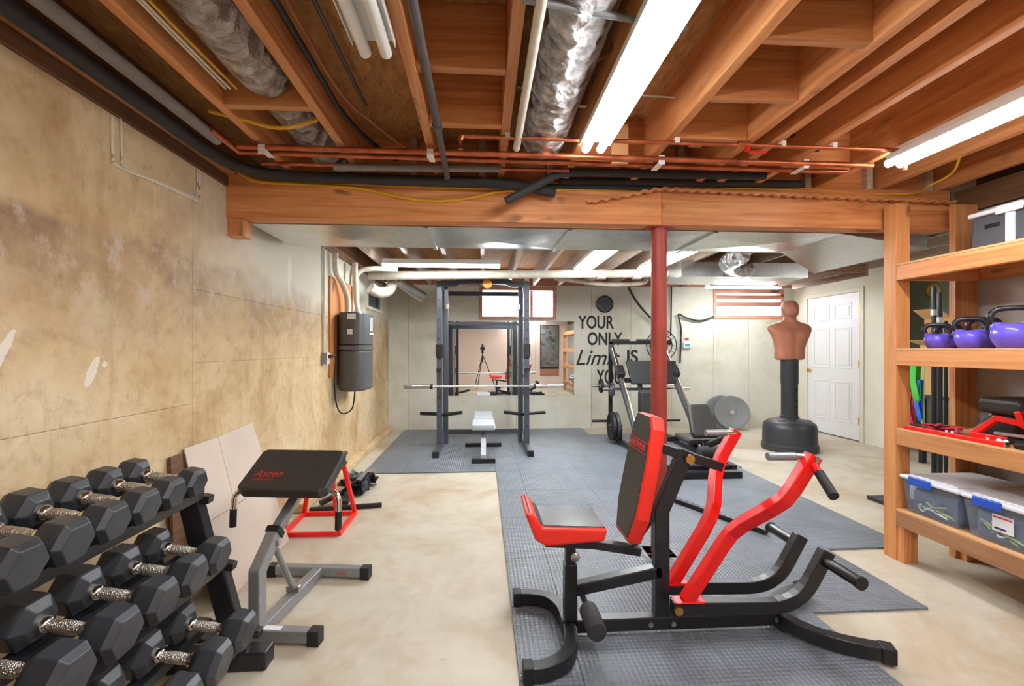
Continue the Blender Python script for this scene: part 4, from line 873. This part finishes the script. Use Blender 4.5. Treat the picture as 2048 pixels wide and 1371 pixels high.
plate('dark weight plate on the low peg of the leg press beside the base rail', (1.755, 5.94, .235), RX, .19, .045, 'rubber', 'plates on the leg press')
plate('dark weight plate behind another on the low peg of the leg press', (1.70, 5.94, .235), RX, .18, .04, 'rubber_dark', 'plates on the leg press')
plate('small dark plate on the upper left peg of the leg press', (1.68, 6.40, .735), RX, .10, .035, 'rubber_dark', 'plates on the leg press')
plate('second small dark plate on the carriage horn of the leg press', (1.72, 5.99, .72), RX, .09, .035, 'rubber', 'plates on the leg press')
RP = frame((1, 0, 0), (0, .30, .95)) @ Matrix.Identity(3)
plate('large gray weight plate leaning on the back wall, foremost of two', (3.88, 6.90, .268), frame((.97, -.25, 0), (.07, .27, .95)), .262, .05, 'plate_gray', 'plates leaning on the back wall')
plate('large gray weight plate leaning on the back wall behind another', (3.78, 7.0, .262), frame((.97, -.25, 0), (.07, .27, .95)), .262, .05, 'plate_gray', 'plates leaning on the back wall')

# ------------------------------------------------------------------ punching dummy
t = thing('punching_dummy', 'tan torso punching dummy on a black post and water base', 'punching dummy', (3.84, 5.5, 0))
C0 = V((3.84, 5.5, 0))
MB().lathe([(.30, 0), (.315, .015), (.315, .075), (.302, .09), (.300, .28), (.285, .33), (.24, .365), (.14, .385), (.11, .40)], 36, C0).build('water_base', 'plastic_dark', t, smooth=40)
for sx_ in (-.16, .16): MB().lathe([(.045, 0), (.045, .03), (.02, .032)], 14, C0 + V((sx_, -.10, .345))).build('fill_cap', 'rubber_dark', t, smooth=50)
MB().lathe([(.105, .385), (.105, .42), (.094, .43), (.094, .82), (.10, .83), (.10, 1.14)], 28, C0).build('post', 'plastic_dark', t, smooth=40)
for k, z in enumerate((.55, .62, .69, .76)): MB().lathe([(.014, 0), (.014, .004)], 10, C0 + V((.0 + .02 * (k % 2), -.094, z)), RC).build('height_hole', 'decal_black', t)
rings = [  # z, half width, half depth, forward offset (toward -Y), roundness
 (1.115, .150, .085, 0, 2.4), (1.13, .178, .100, 0, 2.5), (1.17, .182, .105, 0, 2.5), (1.23, .178, .104, .002, 2.4), (1.29, .185, .106, .006, 2.4), (1.35, .205, .112, .012, 2.4), (1.40, .222, .118, .018, 2.4),
 (1.44, .240, .118, .016, 2.4), (1.475, .268, .110, .008, 2.3), (1.505, .282, .098, .0, 2.2), (1.53, .282, .088, -.004, 2.1), (1.552, .262, .080, -.006, 2.1), (1.572, .215, .074, -.006, 2.0), (1.59, .150, .068, -.004, 2.0), (1.605, .098, .064, 0, 2.0), (1.625, .078, .066, 0, 2.0),
 (1.65, .068, .070, .004, 2.0), (1.665, .068, .078, .016, 2.0), (1.68, .078, .090, .022, 2.1), (1.70, .084, .098, .018, 2.1), (1.73, .089, .104, .012, 2.1), (1.76, .091, .108, .008, 2.1), (1.79, .090, .108, .004, 2.1), (1.82, .084, .102, 0, 2.0), (1.845, .070, .086, -.002, 2.0), (1.86, .050, .062, -.002, 2.0), (1.868, .022, .028, -.002, 2.0)]
k = 48; vs = []
for (z, a, b, off, e) in rings:
    for j in range(k):
        th = 2 * math.pi * j / k; cx, sy = math.cos(th), math.sin(th)
        x = a * math.copysign(abs(cx) ** (2 / e), cx); y = b * math.copysign(abs(sy) ** (2 / e), sy) - off
        fr_ = max(0, -sy)
        if fr_ > 0:
            g = lambda u, c, w: math.exp(-((u - c) / w) ** 2)
            if z < 1.6:
                y -= fr_ * .022 * (g(x, .10, .07) + g(x, -.10, .07)) * g(z, 1.42, .05)
                y += fr_ * .012 * g(x, 0, .02) * g(z, 1.36, .16)
                y -= fr_ * .007 * (g(x, .045, .03) + g(x, -.045, .03)) * (g(z, 1.30, .018) + g(z, 1.24, .018) + g(z, 1.18, .02))
            else:
                y -= fr_ * .026 * g(x, 0, .016) * g(z, 1.735, .018)
                y += fr_ * .014 * (g(x, .035, .018) + g(x, -.035, .018)) * g(z, 1.765, .014)
                y -= fr_ * .008 * g(z, 1.79, .012) * g(x, 0, .06)
                y -= fr_ * .008 * g(x, 0, .03) * g(z, 1.705, .010)
        if abs(sy) < .35 and 1.71 < z < 1.785: x += math.copysign(.012, cx)
        vs.append(C0 + V((x, y, z)))
fs = [(i * k + j, i * k + (j + 1) % k, (i + 1) * k + (j + 1) % k, (i + 1) * k + j) for i in range(len(rings) - 1) for j in range(k)]
fs += [tuple(range(k)), tuple(range((len(rings) - 1) * k, len(rings) * k))]
to = MB().add(vs, fs).build('torso', 'torso_tan', t, smooth=80)
sb = to.modifiers.new('subsurf', 'SUBSURF'); sb.levels = 1; sb.render_levels = 1
tag(to, 'tan molded head and torso with arms cut at the shoulders')

# ------------------------------------------------------------------ wooden shelving on the right
t = thing('shelving_unit', 'open lumber shelving unit against the gray concrete wall', 'shelving', (2.72, 1.6, 0))
SX0, SX1, SY1, SY0 = 2.46, 2.985, 2.575, .45
LV = [.31, .79, 1.262, 1.765]
for y in (SY1, SY0 - .04): box('post', 'lumber_z', t, SX0, SX0 + .09, y, y + .04 + (.045 if y > 1 else 0), 0, 2.13 if y > 1 else 1.9, .003)
box('post', 'wood_z', t, 2.84, 2.93, SY1, SY1 + .04, 0, 2.13, .003); box('post', 'wood_z', t, 2.932, 2.985, SY1 - .0, SY1 + .085, 0, 2.13, .003)
box('post', 'wood_z', t, 2.90, 2.985, SY0 - .04, SY0, 0, 1.9, .003)
box('leg_block', 'wood_z', t, SX0 + .005, SX0 + .095, SY1 - .045, SY1 - .002, 0, LV[0] - .10, .003)
box('leg_block', 'wood_z', t, 2.86, 2.95, SY1 - .045, SY1 - .002, 0, LV[0] - .10, .003)
for i, z in enumerate(LV):
    m_ = ('brown_wood_y', 'lumber_y', 'lumber_y', 'wood_y')[i]
    box('front_rim', m_, t, SX0, SX0 + .038, SY0, SY1 - .001, z - .10, z - .013, .003)
    box('rear_rim', m_, t, 2.945, SX1 - .002, SY0, SY1 - .001, z - .10, z - .013, .003)
    for y in (SY1 - .04, 1.5, SY0): box('cross_rail', 'wood_x', t, SX0 + .039, 2.944, y, y + .037, z - .10, z - .013, .002)
    box('shelf_board', 'plywood', t, SX0, SX1 - .001, SY0, SY1 - .001, z - .0125, z, .002)
# kettlebells
def kettlebell(label, c, r):
    tt = thing('kettlebell', label, 'kettlebell', c, 'purple kettlebells'); c = V(c)
    MB().lathe([(r * .62, 0), (r * .70, .004), (r * .92, r * .45), (r, r * .78), (r * .95, r * 1.1), (r * .76, r * 1.36), (r * .45, r * 1.48)], 28, c).build('bell', 'purple_vinyl', tt, smooth=60)
    h = [(-.62 * r, 0, 1.22 * r), (-.92 * r, 0, 1.65 * r), (-.94 * r, 0, 2.05 * r), (-.62 * r, 0, 2.36 * r), (0, 0, 2.42 * r), (.62 * r, 0, 2.36 * r), (.94 * r, 0, 2.05 * r), (.92 * r, 0, 1.65 * r), (.62 * r, 0, 1.22 * r)]
    a = math.radians(-38); Rz = Matrix.Rotation(a, 3, 'Z')
    MB().tube([c + Rz @ V(p) for p in smoothpath(h, 5)], .011 + r * .03, 12, tuple(Rz @ V((0, 1, 0)))).build('handle', 'paint_black', tt, smooth=60)
    for sg in (-1, 1): MB().lathe([(.0, 0), (r * .32, -.004), (r * .36, r * .12), (.018 + r * .06, r * .38)], 14, c + Rz @ V((sg * .64 * r, 0, 1.18 * r))).build('horn', 'purple_vinyl', tt, smooth=60)
z2 = LV[2]
def kb(px, X, r, lb): p = atx(px, 690, X); kettlebell(lb, (X, p.y, z2), r)
kb(1873, 2.60, .056, 'smallest purple kettlebell with a black handle beside the tall shelf post')
kb(1897, 2.80, .056, 'small purple kettlebell standing behind the smallest one')
kb(1940, 2.60, .065, 'medium purple kettlebell with a black handle in the front of the row')
kb(1968, 2.83, .068, 'dark purple kettlebell standing behind the medium one')
kb(2026, 2.60, .082, 'largest purple kettlebell with a thick black handle')
# storage bins on the bottom shelf
def bin_(label, y0, y1, sticker, seed):
    z = LV[0]; x0, x1 = 2.47, 2.93; h = .19
    tt = thing('storage_bin', label, 'storage bin', ((x0 + x1) / 2, (y0 + y1) / 2, z), 'clear storage bins')
    def ring(i, zz, th=0): return [(x0 + i + th, y0 + i + th, zz), (x1 - i - th, y0 + i + th, zz), (x1 - i - th, y1 - i - th, zz), (x0 + i + th, y1 - i - th, zz)]
    o_, p_, q_, r_ = ring(.025, z), ring(.006, z + h), ring(.006, z + h, .003), ring(.025, z + .004, .003)
    vs = o_ + p_ + q_ + r_; fs = [(3, 2, 1, 0)] + [(a * 4 + j, a * 4 + (j + 1) % 4, a * 4 + 4 + (j + 1) % 4, a * 4 + 4 + j) for a in range(3) for j in range(4)] + [(12, 13, 14, 15)]
    MB().add(vs, fs).build('tub', 'bin_clear', tt)
    MB().bb(x0 + .034, x1 - .034, y0 + .034, y1 - .034, z + .008, z + h * .80).build('contents', 'clear_plastic_fill', tt, .03)
    rr = random.Random(seed)
    for k in range(4): MB().tube(smoothpath([(x0 + .028 - .003 * 0, y0 + .06 + rr.random() * (y1 - y0 - .12), z + .03 + rr.random() * .07) for _ in range(4)], 4), .006, 6).build('packed_strap', ('band_lime', 'paper_white', 'plastic_dark')[k % 3], tt)
    MB().bb(x0 - .006, x1 + .006, y0 - .004, y1 + .004, z + h, z + h + .022).build('lid', 'plastic_white', tt, .008)
    MB().bb(x0 + .03, x1 - .03, y0 + .03, y1 - .03, z + h + .022, z + h + .028).build('lid_panel', 'plastic_white', tt, .004)
    ym = y0 + (y1 - y0) * .62
    MB().bb(x0 - .016, x0 - .004, ym - .065, ym + .065, z + h - .022, z + h + .026).build('latch', 'plastic_blue', tt, .006)
    if sticker:
        s_ = MB().bb(x0 + .008, x0 + .011, ym - .10, ym - .01, z + .07, z + .15).build('label_sticker', 'paper_white', tt); box('print_bar', 'print_navy', s_, x0 + .006, x0 + .008, ym - .07, ym - .02, z + .082, z + .09); box('print_bar', 'print_red', s_, x0 + .006, x0 + .008, ym - .095, ym - .015, z + .135, z + .142)
bin_('clear storage bin with a white lid beside the front shelf post', 2.225, 2.555, False, 1)
bin_('clear storage bin with a white lid and paper sticker', 1.875, 2.212, True, 2)
bin_('clear storage bin with a white lid, third along from the tall post', 1.53, 1.865, False, 3)
# gray totes on the top shelf
for y0, y1, lb in ((1.95, 2.33, 'gray fabric tote with a white lid beside the rear shelf post'), (1.50, 1.92, 'gray fabric tote with a white lid standing beside another tote on the top shelf')):
    z = LV[3]; tt = thing('storage_tote', lb, 'storage tote', (2.8, (y0 + y1) / 2, z), 'gray totes on the top shelf')
    MB().bb(2.66, 2.97, y0, y1, z, z + .20).build('body', 'plastic_gray', tt, .012); MB().bb(2.645, 2.98, y0 - .008, y1 + .008, z + .20, z + .225).build('lid', 'plastic_white', tt, .008)
    ym = (y0 + y1) / 2; MB().bb(2.652, 2.66, ym - .02, ym + .02, z, z + .20).build('strap', 'plastic_white', tt); MB().bb(2.64, 2.655, ym - .06, ym + .06, z + .185, z + .228).build('buckle', 'plastic_white', tt, .006)
    MB().bb(2.655, 2.661, ym + .05, ym + .12, z + .13, z + .15).build('handle_slot', 'decal_black', tt, .004)
# loose gym gear on the third shelf
z = LV[1]
t = thing('pad_attachment', 'dark gray foam pad attachment tipped up on the third shelf', 'pad', (2.75, 2.2, z))
MB().prism([(0, 0), (.22, 0), (.26, .10), (.22, .14), (.10, .13), (.03, .05)], .16, (2.86, 2.38, z + .001), frame((0, -1, 0), (0, 0, 1))).build('wedge', 'vinyl_black', t, .02)
MB().prism([(.0, 0), (.20, 0), (.21, .07), (.19, .085), (.02, .085), (-.01, .07)], .24, (2.90, 2.30, z + .13), frame((0, -1, .0), (0, 0, 1))).build('roll_pad', 'vinyl_black', t, .025, seg=3)
t = thing('red_bracket', 'red welded steel bracket leaning on the dark foam pad', 'bracket', (2.62, 2.1, z))
MB().rt([(2.60, 2.27, z + .015), (2.62, 2.17, z + .115), (2.64, 2.04, z + .10), (2.64, 1.99, z + .015)], .028, .028, (1, 0, 0)).build('loop_bar', 'paint_red', t, .003)
MB().rt([(2.64, 2.09, z + .16), (2.64, 2.07, z + .10), (2.66, 1.92, z + .016)], .03, .03, (1, 0, 0)).build('diagonal_bar', 'paint_red', t, .003); MB().rt([(2.60, 2.27, z + .016), (2.60, 2.02, z + .016)], .028, .028).build('foot_bar', 'paint_red', t, .003)
t = thing('red_bar', 'long red steel bar lying along the third shelf edge', 'bar', (2.49, 2.3, z))
MB().rt([(2.485, 2.54, z + .012), (2.485, 2.02, z + .012)], .024, .022).build('bar', 'paint_red', t, .003)
for y in (2.30, 2.27, 2.10): MB().lathe([(.006, 0), (.006, .01)], 8, (2.485, y, z + .023)).build('bolt', 'paper_white', t)
box('end_plate', 'steel', t, 2.472, 2.498, 2.012, 2.02, z, z + .026)
strapbundle('jump_rope', 'magenta corded rope heaped behind the red bar', 'rope', (2.57, 2.40, z), 8, (.04, .10, 0), .05, ['magenta', 'band_red'], .008, 5)
t = thing('metal_grips', 'pile of gray metal bars and grips on the third shelf', 'grips', (2.56, 1.95, z))
MB().rt([(2.53, 2.10, z + .055), (2.55, 1.80, z + .06)], .03, .015).build('flat_bar', 'steel', t, .003); MB().tube([(2.50, 1.99, z + .018), (2.52, 1.62, z + .018)], .017).build('round_bar', 'paint_black', t, smooth=50)
MB().tube([(2.56, 2.06, z + .03), (2.57, 1.60, z + .03)], .022).build('round_bar', 'rubber_dark', t, smooth=50); MB().rt([(2.53, 1.93, z + .043), (2.53, 1.70, z + .046)], .02, .012).build('flat_bar', 'chrome', t, .002)
for y in (2.075, 2.045): MB().lathe([(.014, 0), (.014, .02), (.006, .03)], 10, (2.515, y, z + .001)).build('knob', 'paper_white', t, smooth=50)
tag(MB().lathe([(.05, 0), (.055, .01), (.055, .05), (.035, .08), (.012, .085)], 18, (2.72, 1.83, z + .001)).build('round_weight', 'rubber_dark', None, smooth=50), 'small black domed weight at the back of the third shelf', 'weight')

# ------------------------------------------------------------------ stored things seen past the shelving
t = thing('utility_table', 'low dark table with stored boxes beyond the shelving', 'table', (4.85, 4.95, 0))
box('top', 'plastic_dark', t, 4.80, 5.60, 4.2, 4.80, .72, .76, .004)
for x in (4.85, 5.55):
    for y in (4.25, 4.75): box('leg', 'paint_black', t, x - .025, x + .025, y - .025, y + .025, 0, .72, .003)
def carton(label, x0, x1, y0, y1, z0, z1, flaps):
    tt = thing('carton', label, 'box', ((x0 + x1) / 2, (y0 + y1) / 2, z0)); th = .006
    w_ = MB(); w_.bb(x0, x1, y0, y1, z0, z0 + th).bb(x0, x0 + th, y0, y1, z0 + th, z1).bb(x1 - th, x1, y0, y1, z0 + th, z1).bb(x0 + th, x1 - th, y0, y0 + th, z0 + th, z1).bb(x0 + th, x1 - th, y1 - th, y1, z0 + th, z1)
    w_.build('body', 'carton', tt)
    for (a, b, out) in flaps: quad_slab([a, b, V(b) + V(out), V(a) + V(out)], .005, V((0, 0, 1))).build('flap', 'carton', tt)
carton('open brown carton with raised flaps on the table beyond the shelving', 4.82, 5.20, 4.42, 4.75, .761, 1.30, [((4.82, 4.42, 1.301), (4.82, 4.75, 1.301), (-.10, .06, .05)), ((4.82, 4.42, 1.302), (5.20, 4.42, 1.302), (.02, -.10, .10))])
carton('upper brown carton tipped open on top of the other', 4.84, 5.18, 4.44, 4.72, 1.306, 1.58, [((4.84, 4.44, 1.581), (4.84, 4.72, 1.581), (-.08, .05, .10)), ((4.84, 4.44, 1.582), (5.18, 4.44, 1.582), (-.03, -.12, -.12))])
tr = thing('tape_roll', 'yellow tape roll hung on the green storage wall', 'tape', atx(1866, 580, 5.72)); c0 = atx(1866, 580, 5.73)
MB().tube([c0 + V((0, .07 * math.cos(a), .07 * math.sin(a))) for a in [2 * math.pi * k / 24 for k in range(25)]], .018, 8, (1, 0, 0)).build('ring', 'cable_yellow', tr, smooth=60)
for i, (px, X, z0, z1, r) in enumerate(((1869, 3.9, 0, 1.80, .022), (1880, 3.75, 0, 1.72, .018), (1892, 3.95, 0, 1.5, .014))):
    p = atx(px, 697, X); tt = thing('standing_pole', ('thick black pole standing behind the shelving, tallest of three', 'black pole standing behind the shelving beside the tallest', 'thin black pole standing behind the shelving by the rear post')[i], 'pole', (X, p.y, 0), 'poles behind the shelving')
    MB().tube([(X, p.y, .02), (X + .02, p.y + .02, z1)], r, 14).build('shaft', 'paint_black', tt, smooth=50); MB().lathe([(r * 1.5, 0), (r * 1.5, .03), (r, .04)], 14, (X, p.y, 0)).build('foot', 'rubber_dark', tt, smooth=50)
    MB().lathe([(r * 1.15, 0), (r * 1.15, .05)], 14, (X + .018, p.y + .018, z1 - .25)).build('ring', 'steel', tt, smooth=50)
for i, (px, X, zt, zb, m_, w) in enumerate(((1830, 3.35, 1.22, .86, 'band_green', .05), (1836, 3.36, 1.02, .72, 'band_blue', .035), (1822, 3.38, .92, .66, 'band_red', .02), (1842, 3.40, 1.2, .64, 'band_lime', .012), (1782, 5.17, 1.6, .82, 'band_teal', .05))):
    p = atx(px, 697, X)
    if i == 4: p.y = 5.425
    tag(MB().rt(smoothpath([(X, p.y, zt), (X, p.y + .02, (zt + zb) / 2), (X + .01, p.y - .01, zb), (X + .03, p.y + .01, (zt + zb) / 2), (X + .03, p.y, zt)], 5), w, .006, (1, 0, 0)).build('resistance_band', m_, None), ('wide green', 'blue', 'red', 'thin pale lime', 'teal')[i] + (' exercise band hanging behind the shelving' if i < 4 else ' exercise band hanging at the end of the door wall'), 'band', 'hanging exercise bands')
t = thing('band_rack', 'dark metal stand behind the shelving holding hanging bands', 'stand', (3.37, 3.4, 0))
p = atx(1834, 697, 3.37)
MB().rt([(3.37, p.y + .14, 0), (3.37, p.y + .14, 1.25)], .04, .04, (1, 0, 0)).build('post', 'paint_black', t, .003); MB().rt([(3.37, p.y - .12, 1.235), (3.37, p.y + .16, 1.235)], .03, .03).build('arm', 'paint_black', t, .003); MB().bb(3.22, 3.52, p.y, p.y + .3, 0, .03).build('base', 'paint_black', t, .004)
MB().rt([(3.37, p.y - .05, .66), (3.37, p.y + .14, .66)], .02, .02).build('lower_arm', 'paint_black', t, .003)

# ------------------------------------------------------------------ behind the camera, seen in the mirrors
t = thing('camera_tripod', 'black camera on a tripod seen in the wall mirror', 'tripod', (0, -.12, 0))
MB().bb(-.07, .07, -.19, -.10, 1.21, 1.32).build('camera_body', 'decal_black', t, .01); MB().lathe([(.04, 0), (.042, .05)], 18, (0, -.10, 1.265), frame((1, 0, 0), (0, 0, 1)) @ Matrix.Rotation(math.pi, 3, 'X')).build('lens', 'decal_black', t, smooth=50)
MB().bb(-.03, .03, -.17, -.12, 1.32, 1.40).build('flash', 'decal_black', t, .006); MB().lathe([(.035, 1.12), (.04, 1.16), (.025, 1.21)], 14, (0, -.145, 0)).build('ball_head', 'decal_black', t, smooth=50); MB().tube([(0, -.145, .8), (0, -.145, 1.13)], .016).build('center_column', 'decal_black', t, smooth=50)
for k in range(3):
    a = math.pi / 2 + k * 2 * math.pi / 3 + .4; MB().tube([(0, -.145, 1.08), (.42 * math.cos(a), -.145 + .42 * math.sin(a), .02)], .013).build('leg', 'decal_black', t, smooth=50)
t = thing('framed_collage', 'tall framed collage poster on the peach wall reflected in the narrow mirror', 'poster', (2.35, YF, .55))
box('frame', 'decal_black', t, 2.02, 2.68, YF, YF + .03, .55, 2.10, .004); box('picture', 'collage', t, 2.05, 2.65, YF + .03, YF + .034, .62, 2.07); box('lower_panel', 'red_wood_x', t, 2.02, 2.68, YF, YF + .03, .32, .55, .004)
